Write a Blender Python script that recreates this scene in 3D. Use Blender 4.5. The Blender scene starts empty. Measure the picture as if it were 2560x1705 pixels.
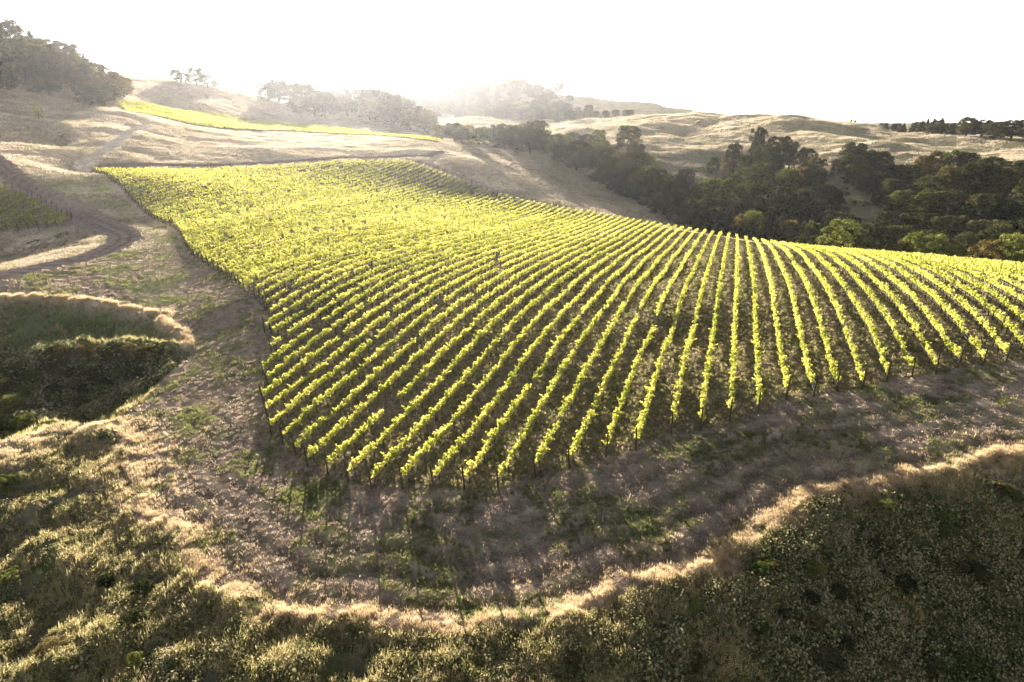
import bpy, math, random
import numpy as np
from mathutils import Vector

rng = np.random.default_rng(7)
random.seed(7)
scene = bpy.context.scene
COL = scene.collection
R = math.radians

# ------------------------------------------------------------------ camera, sky, sun, exposure
CAMZ = 40.0
F = 683.0                       # focal length in pixels of a 1024 px wide frame (24 mm on 36 mm)
PITCH = math.atan((341 - 125) / F)
YAW = R(17.9)                   # the vine rows run along +Y; the camera looks a little to their left
cam_data = bpy.data.cameras.new('camera')
cam = bpy.data.objects.new('camera', cam_data)
COL.objects.link(cam)
cam.location = (0, 0, CAMZ)
cam.rotation_euler = (math.pi / 2 - PITCH, 0, YAW)
cam_data.lens = 24
cam_data.sensor_width = 36
cam_data.clip_start = 0.5
cam_data.clip_end = 20000
scene.camera = cam

SUN_EL, SUN_AZ = R(11.3), R(-31.8)       # azimuth clockwise from +Y
world = bpy.data.worlds.new('World')
scene.world = world
world.use_nodes = True
wn = world.node_tree
sky = wn.nodes.new('ShaderNodeTexSky')
sky.sky_type = 'NISHITA'
sky.sun_disc = False
sky.sun_elevation = SUN_EL
sky.sun_rotation = SUN_AZ
sky.altitude = 100
sky.air_density = 0.4
sky.dust_density = 0.3
sky.ozone_density = 1.0
bg = wn.nodes['Background']
bg.inputs['Strength'].default_value = 0.05
hs = wn.nodes.new('ShaderNodeHueSaturation'); hs.inputs['Saturation'].default_value = 0.45; hs.inputs['Value'].default_value = 1.0
wn.links.new(sky.outputs[0], hs.inputs['Color'])
wn.links.new(hs.outputs[0], bg.inputs[0])

sun_data = bpy.data.lights.new('sun', 'SUN')
sun_data.energy = 5.0
sun_data.angle = R(0.5)
sun_data.color = (1.0, 0.92, 0.84)
sun = bpy.data.objects.new('sun', sun_data)
COL.objects.link(sun)
tosun = Vector((math.sin(SUN_AZ) * math.cos(SUN_EL), math.cos(SUN_AZ) * math.cos(SUN_EL), math.sin(SUN_EL)))
sun.rotation_euler = tosun.to_track_quat('Z', 'Y').to_euler()
sun.location = (0, 0, 200)

scene.view_settings.view_transform = 'Standard'
scene.view_settings.look = 'None'
scene.view_settings.gamma = 1.0
scene.view_settings.use_curve_mapping = False
scene.view_settings.exposure = 2.65
scene.cycles.use_denoising = True
scene.cycles.max_bounces = 4
scene.cycles.diffuse_bounces = 2
scene.cycles.transparent_max_bounces = 4
scene.cycles.volume_bounces = 0

# ------------------------------------------------------------------ helpers
def tag(o, label=None, cat=None, group=None, kind=None):
    if label: o['label'] = label
    if cat: o['category'] = cat
    if group: o['group'] = group
    if kind: o['kind'] = kind
    return o

def ordinal(n):
    if 10 <= n % 100 <= 20: s = 'th'
    else: s = {1: 'st', 2: 'nd', 3: 'rd'}.get(n % 10, 'th')
    return f'{n}{s}'

def mesh_np(name, V, Fc, mats, midx=None, smooth=False):
    """V (n,3), Fc (m,k) all faces the same size"""
    me = bpy.data.meshes.new(name)
    V = np.asarray(V, dtype=np.float32); Fc = np.asarray(Fc, dtype=np.int32)
    m, k = Fc.shape
    me.vertices.add(len(V)); me.vertices.foreach_set('co', V.ravel())
    me.loops.add(m * k); me.loops.foreach_set('vertex_index', Fc.ravel())
    me.polygons.add(m)
    me.polygons.foreach_set('loop_start', np.arange(0, m * k, k, dtype=np.int32))
    if midx is not None: me.polygons.foreach_set('material_index', np.asarray(midx, dtype=np.int32))
    me.polygons.foreach_set('use_smooth', np.full(m, smooth))
    for mt in (mats if isinstance(mats, (list, tuple)) else [mats]): me.materials.append(mt)
    me.update(calc_edges=True)
    return me

def link(name, me, parent=None, loc=None):
    o = bpy.data.objects.new(name, me)
    COL.objects.link(o)
    if parent is not None: o.parent = parent
    if loc is not None: o.location = loc
    return o

def empty(name, loc):
    o = bpy.data.objects.new(name, None)
    COL.objects.link(o); o.location = loc
    o.empty_display_size = 0.3
    return o

def ray(px, py):
    a = (px - 512) / F; b = -(py - 341) / F
    dx = a
    dy = math.cos(PITCH) + b * math.sin(PITCH)
    dz = -math.sin(PITCH) + b * math.cos(PITCH)
    c, s = math.cos(YAW), math.sin(YAW)
    return dx * c - dy * s, dx * s + dy * c, dz

def at_r(px, py, r):
    """point seen at pixel (px,py) at horizontal distance r; z relative to the camera"""
    d = ray(px, py); t = r / math.hypot(d[0], d[1])
    return d[0] * t, d[1] * t, d[2] * t

def at_z(px, py, z):
    d = ray(px, py); t = z / d[2]
    return d[0] * t, d[1] * t, z

def D(x, y):                      # measuring scale used while reading the photograph
    return x / 2.2988, y / 2.2988

# ------------------------------------------------------------------ terrain: control points
S = 2.4                          # row spacing
X0 = -1.1
def rowx(k): return X0 + S * k
ctrl = []                        # x, y, z, weight(smoothing)
def add_row_pt(k, px, py, fh=1.3):
    if k in (0, 1): return
    d = ray(px, py); t = rowx(k) / d[0]
    ctrl.append((d[0] * t, d[1] * t, d[2] * t - fh, 0.02 if abs(k) > 3 else 0.08))

front_px = {-1: (672, 425), -2: (637, 436.7), -3: (606.4, 447), -4: (569.7, 455.7), -5: (535.7, 465.2), -6: (498, 477.5),
            -7: (464.3, 477.3), -8: (433, 473.2), -9: (401.8, 477.3), -10: (370.5, 476), -11: (348, 470.5), -12: (327, 462.4),
            -13: (306.6, 455.6), -14: (294.4, 446), -15: (282, 433.8), -16: (270, 424.3), -17: (265.8, 406.6), -18: (262.4, 393),
            -19: (267, 376.7), -20: (262.4, 367), -21: (271, 344.6), -22: (272.6, 332.4), -23: (263.8, 324), -24: (269, 312.7),
            -25: (264.5, 303), -26: (260, 297), -27: (253.6, 289), -28: (244, 284.8), 2: (760, 402.4), 3: (787.5, 389.2),
            4: (815.3, 386.3), 5: (838.7, 382.6), 6: (864.3, 379), 7: (888.4, 371), 8: (914, 366), 9: (938, 363.6),
            10: (960, 357), 11: (985.6, 354), 12: (1008, 353.4)}
for k, (a, b) in front_px.items(): add_row_pt(k, a, b, 1.1)
TA = {-2: [(1390, 1560), (1450, 1380), (1560, 1000), (1640, 830), (1690, 640), (1750, 480), (1830, 310), (1965, 60)],
      -3: [(1160, 1568), (1240, 1330), (1320, 1150), (1430, 960), (1480, 760), (1540, 600), (1640, 440), (1760, 250), (1895, 50)],
      -4: [(950, 1568), (1060, 1300), (1150, 1130), (1250, 930), (1330, 730), (1390, 620), (1500, 440), (1640, 250), (1830, 45)],
      -5: [(690, 1568), (860, 1280), (950, 1100), (1070, 900), (1180, 720), (1250, 620), (1400, 430), (1530, 270), (1770, 35)],
      -6: [(475, 1568), (650, 1280), (780, 1080), (920, 880), (1030, 740), (1120, 620), (1240, 440), (1400, 280), (1710, 25)],
      -7: [(265, 1568), (400, 1370), (560, 1130), (700, 930), (880, 700), (1040, 520), (1250, 320), (1650, 15)], -8: [(1595, 5)]}
TB = {12: [(1990, 1100), (1880, 960), (1700, 800), (1560, 680)], 11: [(1750, 1100), (1560, 900), (1450, 770), (1300, 640)],
      10: [(1500, 1150), (1350, 930), (1230, 770), (1080, 640)], 9: [(1250, 1130), (1100, 920), (960, 730), (820, 600)],
      8: [(1060, 1230), (950, 980), (850, 850), (720, 690), (580, 540), (430, 400)],
      7: [(800, 1170), (660, 930), (550, 760), (430, 590), (250, 400), (50, 240)],
      6: [(560, 1300), (440, 980), (370, 820), (270, 620), (170, 480), (60, 340)], 13: [(2340, 1190), (2200, 1040), (2050, 900), (1900, 780)]}
for k, L in TA.items():
    for a, b in L: add_row_pt(k, 480 + a * .1189, 224 + b * .1189)
for k, L in TB.items():
    for a, b in L: add_row_pt(k, 800 + a * .09516, 224 + b * .09516)
for k, a, b in ((6, 779.5, 242.5), (4, 761.8, 239), (5, 770.6, 241), (7, 787.6, 243)): add_row_pt(k, a, b)

# back edge of the main block: pixel of the foliage top and horizontal distance
back_edge = [(94, 168, 245), (217, 166, 262), (283, 163, 275), (340, 158.5, 290), (405, 158, 300), (424, 163, 292), (438, 169, 286),
             (458, 176, 279), (480, 185.5, 272), (502, 193, 266), (539, 200.5, 256), (560, 204.7, 251), (601, 211.5, 245),
             (636, 217.6, 239), (677.6, 224.5, 232)]
for a, b, r in back_edge:
    x, y, z = at_r(a, b, r); ctrl.append((x, y, z - 1.5, 0.02))
for a, b, r in ((118, 168.5, 248), (145, 168, 252), (180, 167, 257), (98, 172, 243)):
    x, y, z = at_r(a, b, r); ctrl.append((x, y, z - (1.5 if r > 243 else .3), 0.02))
right_back = [(853.5, 250.5, 200), (908, 255.5, 192), (970, 261.5, 186), (1024, 266.5, 182), (1120, 276, 178)]
for a, b, r in right_back:
    x, y, z = at_r(a, b, r); ctrl.append((x, y, z - 1.5, 0.02))

def far_r(a, r):
    """distances of the gentle slope behind the main block"""
    if a < 110 and 200 < r < 620: return r + (r - 200) * .35 * min((110 - a) / 40, 1)
    if r < 295 or r > 500: return r
    f = .5 * min(max((a - 100) / 60, 0), 1) * min(max((470 - a) / 40, 0), 1)
    return r + (r - 295) * f
G = lambda a, b, r, w=0.02: ctrl.append((*at_r(a, b, far_r(a, r)), w))
GZ = lambda a, b, z, w=0.02: ctrl.append((*at_z(a, b, z), w))
# terrace in front
for a, b, z in ((361, 631, -28.2), (240, 600, -28.6), (183, 566, -28.6), (140, 500, -28.6), (522, 626, -28.0), (652, 586, -27.6), (783, 522, -26.9), (870, 487, -26.4),
                (1024, 459, -25.2), (1024, 400, -23.8), (1200, 440, -24.5), (1400, 420, -24), (150, 420, -28.2), (190, 345, -27.3), (230, 400, -27.9), (500, 560, -27.8),
                (700, 500, -26.6), (170, 300, -25.8), (60, 300, -25.2), (0, 294, -25.0), (-200, 300, -25), (-120, 480, -28.5), (60, 440, -28.4), (0, 500, -29.5), (-150, 600, -31)):
    GZ(a, b, z)
# left: tracks, small vine block, bowl
for a, b, z in ((0, 278, -24.2), (125, 237, -22.6), (170, 255, -23.4), (60, 222, -22.4), (0, 226, -23), (0, 190, -22.0), (110, 190, -19.6), (-120, 230, -22.6), (-120, 190, -20.5)):
    GZ(a, b, z)
for a, b, r in ((0, 168, 225), (50, 168, 235), (0, 145, 270), (60, 150, 262), (85, 160, 255), (0, 122, 305), (40, 120, 330), (0, 106, 345),
                (40, 104, 365), (100, 108, 375), (108, 128, 330), (140, 126, 345), (90, 140, 290), (-150, 150, 220), (-150, 110, 300),
                (0, 98, 370), (-40, 60, 430), (20, 62, 470), (60, 70, 480), (95, 86, 480), (115, 98, 440), (120, 92, 520), (-150, 50, 430), (20, 55, 560), (90, 75, 600),
                # mounds behind the main block and the upper vine band
                (120, 165, 262), (220, 158, 285), (240, 148, 305), (245, 141, 335), (180, 143, 320), (150, 155, 285), (330, 152, 305), (350, 143, 340), (300, 139, 365),
                (400, 150, 320), (425, 146, 330), (440, 150, 318), (118, 104, 425), (128, 112, 385), (200, 127, 385), (260, 131, 390), (300, 132, 400), (380, 136, 378), (440, 143, 342),
                (200, 112, 450), (260, 121, 450), (330, 127, 440), (400, 137, 405), (440, 141, 365),
                # ridge behind on the left
                (126, 80, 620), (170, 82, 640), (217, 87, 660), (250, 93, 680), (283, 103, 700), (150, 96, 540), (250, 113, 560), (200, 104, 540), (290, 118, 560),
                (160, 92, 900), (250, 100, 900),
                # knoll with the middle tree group
                (290, 120, 600), (350, 122, 590), (310, 113, 720), (360, 115, 680), (400, 122, 660), (340, 109, 760), (430, 131, 560), (450, 137, 470), (470, 134, 560),
                # grassy flank right of the road, falling to the ravine
                (455, 155, 325), (480, 160, 318), (520, 170, 315), (560, 182, 300), (600, 196, 290), (640, 212, 262), (500, 152, 360), (560, 164, 350), (600, 180, 335), (640, 200, 300),
                (480, 146, 390), (530, 148, 420), (600, 165, 400), (650, 182, 365), (690, 210, 300),
                # ravine floor and the far flank
                (720, 245, 262), (760, 252, 255), (830, 262, 238), (900, 268, 225), (1024, 280, 212), (1200, 300, 200),
                (760, 246, 300), (840, 240, 300), (940, 250, 285), (1024, 256, 275), (1200, 270, 260),
                (700, 190, 385), (660, 170, 420), (680, 160, 450), (740, 190, 400), (820, 196, 370), (900, 206, 350), (1000, 214, 330), (1200, 215, 310),
                (640, 150, 480), (700, 148, 500), (760, 160, 470), (830, 165, 440), (900, 170, 420), (980, 178, 400), (1100, 180, 380),
                (560, 134, 560), (600, 130, 600), (650, 128, 620), (710, 128, 620), (760, 134, 580), (830, 146, 520), (900, 152, 490), (960, 158, 460), (1024, 163, 440), (1200, 170, 420),
                (631, 117, 760), (670, 115.5, 740), (700, 116, 720), (760, 117, 690), (813, 120, 670), (840, 124, 650), (866, 130, 640), (900, 135, 600), (950, 143, 560), (1024, 154, 520), (1200, 165, 480),
                (545, 128, 700), (580, 124, 760),
                # behind that crest
                (700, 120, 900), (800, 125, 850), (870, 133, 800), (950, 137, 760), (1024, 142, 740), (1200, 148, 700), (900, 134, 1000), (1024, 140, 1000), (1200, 140, 1000),
                # hazy far hill
                (378, 98, 1500), (410, 90, 1500), (440, 84, 1500), (480, 85, 1520), (520, 89, 1500), (560, 94, 1450), (600, 99, 1400), (640, 103, 1350), (670, 109, 1300), (692, 116, 1250),
                (440, 100, 1250), (500, 103, 1200), (560, 108, 1150), (620, 112, 1100), (480, 119, 950), (540, 121, 900), (600, 119, 950), (420, 118, 1000), (350, 118, 1100),
                (450, 100, 2000), (550, 110, 2000), (650, 120, 1900), (300, 108, 1600), (200, 98, 1600), (100, 90, 1600), (0, 85, 1600), (-200, 80, 1600),
                (300, 120, 2600), (500, 121, 2600), (700, 123, 2600), (900, 123, 2600), (1100, 123, 2600), (100, 118, 2600), (-200, 116, 2600)):
    G(a, b, r)
# ground all round the camera (outside the frame)
for azd in range(-180, 180, 30):
    h = R(azd) - YAW
    if abs(azd) <= 45: continue
    lf = azd < 0 and azd > -120
    for r, z in ((30, -29), (80, -28 if lf else -32), (200, -22 if lf else -36), (600, 0 if lf else -30), (1500, 5), (2600, 5)):
        ctrl.append((math.sin(h) * r, math.cos(h) * r, z, 0.05))
for azd in range(-45, 46, 15):
    h = R(azd) - YAW
    ctrl.append((math.sin(h) * 8, math.cos(h) * 8, -30, 0.05))

C = np.array(ctrl)
def uv(x, y):
    """log-polar coordinates; azimuth measured from the viewing heading"""
    r = np.hypot(x, y)
    az = np.arctan2(x, y) + YAW
    az = (az + np.pi) % (2 * np.pi) - np.pi
    return az, np.log(r + 12.0)
cu, cv = uv(C[:, 0], C[:, 1])
CU = np.stack([cu, cv], 1)
SG = 1.0
def kern(d2): return np.where(d2 > 0, 0.5 * d2 * np.log(d2 + 1e-12), 0.0)
d2 = ((CU[:, None, :] - CU[None, :, :]) ** 2).sum(-1)
n = len(C)
A = np.zeros((n + 3, n + 3))
A[:n, :n] = kern(d2) + np.diag(C[:, 3] * 0.02)
P = np.stack([np.ones(n), cu, cv], 1)
A[:n, n:] = P; A[n:, :n] = P.T
sol = np.linalg.solve(A, np.concatenate([C[:, 2], np.zeros(3)]))
def tps(u, v):
    out = np.empty(u.shape).ravel(); uf, vf = u.ravel(), v.ravel()
    for i in range(0, len(uf), 20000):
        a, b = uf[i:i + 20000], vf[i:i + 20000]
        q = (a[:, None] - cu[None]) ** 2 + (b[:, None] - cv[None]) ** 2
        out[i:i + 20000] = kern(q) @ sol[:n] + sol[n] + sol[n + 1] * a + sol[n + 2] * b
    return out.reshape(u.shape)

# height grid in log-polar space, fine where the camera looks
AZ = np.concatenate([np.arange(-180, -52, 2.0), np.arange(-52, 50, 0.17), np.arange(50, 181, 2.0)])
AZ = np.radians(np.unique(np.clip(AZ, -180, 180)))
VR = np.exp(np.linspace(math.log(4 + 12.), math.log(3200 + 12.), 520)) - 12.0
VV = np.log(VR + 12.0)
gu, gv = np.meshgrid(AZ, VV, indexing='ij')
# the thin-plate surface is smooth: evaluate it on a coarser grid where possible
ZG = np.empty(gu.shape)
sub_a = np.unique(np.concatenate([np.arange(0, len(AZ), 3), [len(AZ) - 1]])); sub_v = np.unique(np.concatenate([np.arange(0, len(VV), 2), [len(VV) - 1]]))
Zc = tps(*np.meshgrid(AZ[sub_a], VV[sub_v], indexing='ij'))
tmp = np.stack([np.interp(VV, VV[sub_v], row) for row in Zc])
ZG = np.stack([np.interp(AZ, AZ[sub_a], tmp[:, j]) for j in range(len(VV))], 1)
GX = np.sin(gu - YAW) * (np.exp(gv) - 12); GY = np.cos(gu - YAW) * (np.exp(gv) - 12)

def bil(grid, x, y):
    u, v = uv(np.asarray(x, float), np.asarray(y, float))
    i = np.clip(np.searchsorted(AZ, u) - 1, 0, len(AZ) - 2)
    fi = np.clip((u - AZ[i]) / (AZ[i + 1] - AZ[i]), 0, 1)
    j = np.clip(((v - VV[0]) / (VV[1] - VV[0])).astype(int), 0, len(VV) - 2)
    fj = np.clip((v - VV[j]) / (VV[j + 1] - VV[j]), 0, 1)
    g = grid
    return (g[i, j] * (1 - fi) * (1 - fj) + g[i + 1, j] * fi * (1 - fj) + g[i, j + 1] * (1 - fi) * fj + g[i + 1, j + 1] * fi * fj)

def hit(px, py, rmax=1600):
    """first terrain point under a pixel"""
    d = ray(px, py); n_ = math.hypot(d[0], d[1])
    r = np.exp(np.linspace(math.log(10.), math.log(rmax), 2500))
    x = d[0] / n_ * r; y = d[1] / n_ * r; z = d[2] / n_ * r
    h = bil(ZG, x, y)
    b = np.nonzero(z < h)[0]
    i = b[0] if len(b) else len(r) - 1
    return float(x[i]), float(y[i])

def seg_dist(x, y, poly, closed=False):
    x = np.asarray(x, float); y = np.asarray(y, float)
    pts = np.asarray(poly, float)
    if closed: pts = np.vstack([pts, pts[:1]])
    best = np.full(x.shape, 1e9)
    for (ax, ay), (bx, by) in zip(pts[:-1], pts[1:]):
        dx, dy = bx - ax, by - ay; L = dx * dx + dy * dy + 1e-9
        t = np.clip(((x - ax) * dx + (y - ay) * dy) / L, 0, 1)
        best = np.minimum(best, np.hypot(x - ax - t * dx, y - ay - t * dy))
    return best

def inside(x, y, poly):
    x = np.asarray(x, float); y = np.asarray(y, float)
    res = np.zeros(x.shape, bool); pts = list(poly)
    for (ax, ay), (bx, by) in zip(pts, pts[1:] + pts[:1]):
        if ay == by: continue
        c = ((ay > y) != (by > y)) & (x < (bx - ax) * (y - ay) / (by - ay) + ax)
        res ^= c
    return res

def smooth_line(pts, n_=3):
    p = np.array(pts, float)
    for _ in range(n_ - 1):
        q = np.empty((2 * len(p) - 2, 2)); q[0::2] = p[:-1] * .75 + p[1:] * .25; q[1::2] = p[:-1] * .25 + p[1:] * .75
        p = np.vstack([p[:1], q, p[-1:]])
    return [tuple(a) for a in p]

def worldline(L, sm=True):
    pts = [hit(*D(a, b)) for a, b in L]
    return smooth_line(pts, 3) if sm else pts

# terrace edge (below it the bank falls towards the camera)
edge_l = worldline([(-500, 1190), (-200, 1120), (0, 1062), (190, 987), (290, 968), (282, 1070), (300, 1150), (400, 1230), (430, 1310), (560, 1390), (700, 1430),
                    (850, 1455), (1000, 1455), (1200, 1435), (1400, 1390), (1530, 1345), (1640, 1290), (1750, 1220), (1850, 1165), (2000, 1115), (2200, 1075),
                    (2354, 1055), (2700, 1020), (3200, 1000)])
bank_poly = edge_l + [(150, -80), (0, -150), (-150, -80), (edge_l[0][0] - 60, edge_l[0][1] - 40)]
gully_poly = worldline([(-320, 690), (0, 683), (120, 684), (230, 695), (330, 713), (390, 742), (426, 778), (436, 808), (418, 850), (350, 912), (280, 958), (190, 982), (0, 1012), (-300, 1085)])

def roughen(L, amp, sd_, step=1.2):
    p = np.array(L); d_ = np.r_[0, np.cumsum(np.hypot(*np.diff(p, axis=0).T))]
    t = np.arange(0, d_[-1], step); q_ = np.stack([np.interp(t, d_, p[:, 0]), np.interp(t, d_, p[:, 1])], 1)
    g = np.random.default_rng(sd_); off = sum(a * np.sin(t * 2 * np.pi / w + g.uniform(0, 6)) for a, w in ((.5, 17), (.35, 9), (.25, 4.3), (.15, 2.7)))
    tn = np.gradient(q_, axis=0); tn /= np.linalg.norm(tn, axis=1, keepdims=True) + 1e-9
    nr = np.hypot(q_[:, 0], q_[:, 1]) < 110
    return [tuple(a) for a in q_ + (amp * off * nr)[:, None] * np.stack([-tn[:, 1], tn[:, 0]], 1)]
edge_l = roughen(edge_l, .8, 91)
bank_poly = edge_l + bank_poly[-4:]
gully_poly = roughen(gully_poly, 1.3, 92)
bd = seg_dist(GX, GY, edge_l); bi = inside(GX, GY, bank_poly)
bsd = np.where(bi, bd, -bd)
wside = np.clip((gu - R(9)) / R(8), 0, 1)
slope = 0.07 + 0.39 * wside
drop = np.where(bi, slope * (np.sqrt(np.maximum(bd, 0) ** 2 + 1.5 + 24 * wside) - np.sqrt(1.5 + 24 * wside)), 0)
drop = np.minimum(drop, 13 + 0 * drop)
crest = edge_l[int(len(edge_l) * .27):]
berm = 0.22 * np.exp(-(seg_dist(GX, GY, crest) / 0.9) ** 2)
gi = inside(GX, GY, gully_poly); gd = seg_dist(GX, GY, gully_poly, True)
gdrop = np.where(gi, 4.2 * (1 - np.exp(-(gd / 5.5) ** 1.3)), 0)
rim = gully_poly[:int(len(gully_poly) * .62)]
gberm = 0.25 * np.exp(-(seg_dist(GX, GY, rim) / 0.9) ** 2)
def fbm(x, y, sc, seed, octv=4):
    """cheap value noise built from sines with random phases"""
    g = np.random.default_rng(seed); out = np.zeros_like(x); amp = 1.0; tot = 0
    for o in range(octv):
        for _ in range(4):
            a = g.uniform(0, 2 * np.pi); ph = g.uniform(0, 2 * np.pi); k = 2 * np.pi / sc * (2 ** o) * g.uniform(.7, 1.3)
            out += amp * np.sin((x * np.cos(a) + y * np.sin(a)) * k + ph + 1.5 * np.sin((x * np.sin(a) - y * np.cos(a)) * k * .6 + ph * 2))
            tot += amp
        amp *= 0.5
    return out / tot * 2
RR = np.hypot(GX, GY)
far_w = np.where((gu > R(-32)) & (gu < R(3)), np.clip((RR - 580) / 220, 0, 1), np.clip((RR - 280) / 200, 0, 1))
mound = inside(GX, GY, [at_r(*D(200, 376), 268)[:2], at_r(*D(880, 352), 312)[:2], at_r(*D(960, 345), 322)[:2], at_r(*D(1000, 320), 340)[:2], at_r(*D(600, 300), 375)[:2], at_r(*D(300, 290), 340)[:2]])
ZG = ZG - drop + berm - gdrop + gberm
ZG = ZG + far_w * (fbm(GX, GY, 170, 3) * 4.0 + fbm(GX, GY, 60, 4, 3) * 1.1) * np.clip(1.4 - RR / 3000, .2, 1)
ZG = ZG + mound * (fbm(GX, GY, 40, 9, 3) * 0.7)
ZG = ZG + 0.10 * fbm(GX, GY, 9, 5, 3) * (1 - far_w) + np.where(bi | gi, 0.35 * fbm(GX, GY, 7, 6, 3) + .38 * fbm(GX, GY, 8, 16, 3) * np.clip(bd / 6, 0, 1), 0)
bowl = inside(GX, GY, [hit(*D(a, b)) for a, b in ((0, 262), (110, 262), (200, 290), (235, 320), (190, 372), (120, 372), (0, 345), (-150, 330), (-150, 262))])
bc = np.array(hit(*D(215, 372)))
ba = np.arctan2(GX - bc[0], GY - bc[1])
ZG = ZG + bowl * .35 * np.sin(ba * 46 + 2 * fbm(GX, GY, 60, 33, 2)) * np.clip(np.hypot(GX - bc[0], GY - bc[1]) / 60, .2, 1)
bmx = [hit(*D(120, 850)), hit(*D(230, 838)), hit(*D(360, 842))]
ZG = ZG + 3.2 * np.exp(-(seg_dist(GX, GY, bmx) / 2.8) ** 2) * gi * np.clip(gd / 3, 0, 1)
ZG = ZG + gi * np.clip(gd / 4, 0, 1) * .8 * fbm(GX, GY, 8, 44, 3)
bramble_poly = [hit(*D(a, b)) for a, b in ((-300, 815), (0, 800), (110, 812), (200, 800), (300, 800), (385, 822), (395, 850), (345, 895), (270, 940), (180, 968), (0, 1000), (-300, 1070))]
hl = (~bi) & (RR < 75)
ZG = ZG + hl * .07 * np.sin(bd * 2 * np.pi / 2.3 + fbm(GX, GY, 12, 81, 2)) * np.clip(1.2 - bd / 14, 0, 1)
def height(x, y): return bil(ZG, x, y) + CAMZ
def hxy(px, py, rmax=1600):
    x, y = hit(px, py, rmax); return x, y

# main vine block outline
front_xy = []
for k in range(-28, 13):
    if k in front_px:
        d = ray(*front_px[k]); t = rowx(k) / d[0]; front_xy.append((d[0] * t, d[1] * t))
    else:
        front_xy.append((rowx(k), {0: 57.6, 1: 59.2}[k]))
left_px = [(217.8, 258), (194, 243), (184, 231), (179, 219), (170, 209), (152, 203), (120, 183), (92, 171)]
left_xy = [at_r(a, b, r)[:2] for (a, b), r in zip(left_px, (125, 137, 147, 158, 172, 184, 218, 243))]
back_xy = [at_r(a, b, r)[:2] for a, b, r in back_edge]
tops = [(k, at) for k, at in ((-1, 226), (0, 224), (1, 222), (2, 220), (3, 218), (4, 217), (6, 214), (8, 211), (12, 204), (18, 196), (26, 186), (34, 176), (38, 170))]
tops_xy = [(rowx(k), y) for k, y in tops]
right_xy = [(rowx(38), 118), (rowx(30), 100), (rowx(22), 88), (rowx(16), 82), (rowx(13), 79)]
block = left_xy[::1]
block_poly = list(reversed(left_xy)) + front_xy + list(reversed(right_xy)) + list(reversed(tops_xy)) + list(reversed(back_xy))

def row_span(x, poly):
    ys = []
    for (ax, ay), (bx, by) in zip(poly, poly[1:] + poly[:1]):
        if (ax > x) != (bx > x): ys.append(ay + (by - ay) * (x - ax) / (bx - ax))
    ys.sort()
    return [(ys[i], ys[i + 1]) for i in range(0, len(ys) - 1, 2) if ys[i + 1] - ys[i] > 3]

small_poly = [hxy(*D(a, b)) for a, b in ((-330, 470), (-200, 410), (0, 432), (60, 452), (110, 478), (165, 500), (160, 520), (80, 528), (0, 535), (-330, 600))]
upper_poly = [at_r(a, b, far_r(a, r))[:2] for a, b, r in ((118, 104, 425), (128, 112, 385), (160, 120, 382), (200, 127, 385), (260, 131, 390), (300, 132, 400), (380, 136, 378), (440, 143, 342),
                                                (441, 141, 362), (400, 137, 405), (330, 127, 440), (260, 121, 450), (200, 112, 450))]

# tracks, and the shaded cut bank behind the main block
tracks = [(worldline([(-260, 300), (-100, 340), (0, 392), (60, 428), (130, 466), (200, 500), (260, 526), (296, 543), (262, 570), (200, 592), (100, 614), (0, 636), (-120, 660)]), 3.8),
          (worldline([(186, 386), (215, 366), (262, 330), (330, 290)]), 2.2),
          (worldline([(186, 384), (300, 381), (500, 380), (650, 373), (800, 361), (930, 359)]) + [at_r(*D(985, 340), 312)[:2], at_r(*D(1025, 322), 330)[:2]], 2.6),
          ([at_r(*D(930, 358), 304)[:2]] + [(at_r(a + 3, b - 2.5, r + 5)[:2]) for a, b, r in back_edge[5:12]], 1.8),
          ([at_r(*D(985, 372), 300)[:2], at_r(*D(1010, 352), 312)[:2], at_r(*D(1040, 338), 322)[:2]], 2.0)]
print('geometry helpers done')

# ------------------------------------------------------------------ materials
def new_mat(name):
    m = bpy.data.materials.new(name); m.use_nodes = True
    nt = m.node_tree; nt.nodes.clear()
    out = nt.nodes.new('ShaderNodeOutputMaterial')
    return m, nt, out

def simple_mat(name, col, rough=0.9, var=0.15, scale=8.0):
    m, nt, out = new_mat(name)
    b = nt.nodes.new('ShaderNodeBsdfPrincipled'); b.inputs['Roughness'].default_value = rough
    b.inputs['Specular IOR Level'].default_value = 0.2
    geo = nt.nodes.new('ShaderNodeNewGeometry'); nz = nt.nodes.new('ShaderNodeTexNoise'); nz.inputs['Scale'].default_value = scale
    nt.links.new(geo.outputs['Position'], nz.inputs['Vector'])
    mr = nt.nodes.new('ShaderNodeMapRange'); mr.inputs['To Min'].default_value = 1 - var * 2; mr.inputs['To Max'].default_value = 1 + var * 2
    nt.links.new(nz.outputs['Fac'], mr.inputs['Value'])
    mx = nt.nodes.new('ShaderNodeVectorMath'); mx.operation = 'SCALE'; mx.inputs[0].default_value = col
    nt.links.new(mr.outputs[0], mx.inputs['Scale']); nt.links.new(mx.outputs[0], b.inputs['Base Color'])
    nt.links.new(b.outputs[0], out.inputs['Surface'])
    return m

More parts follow.
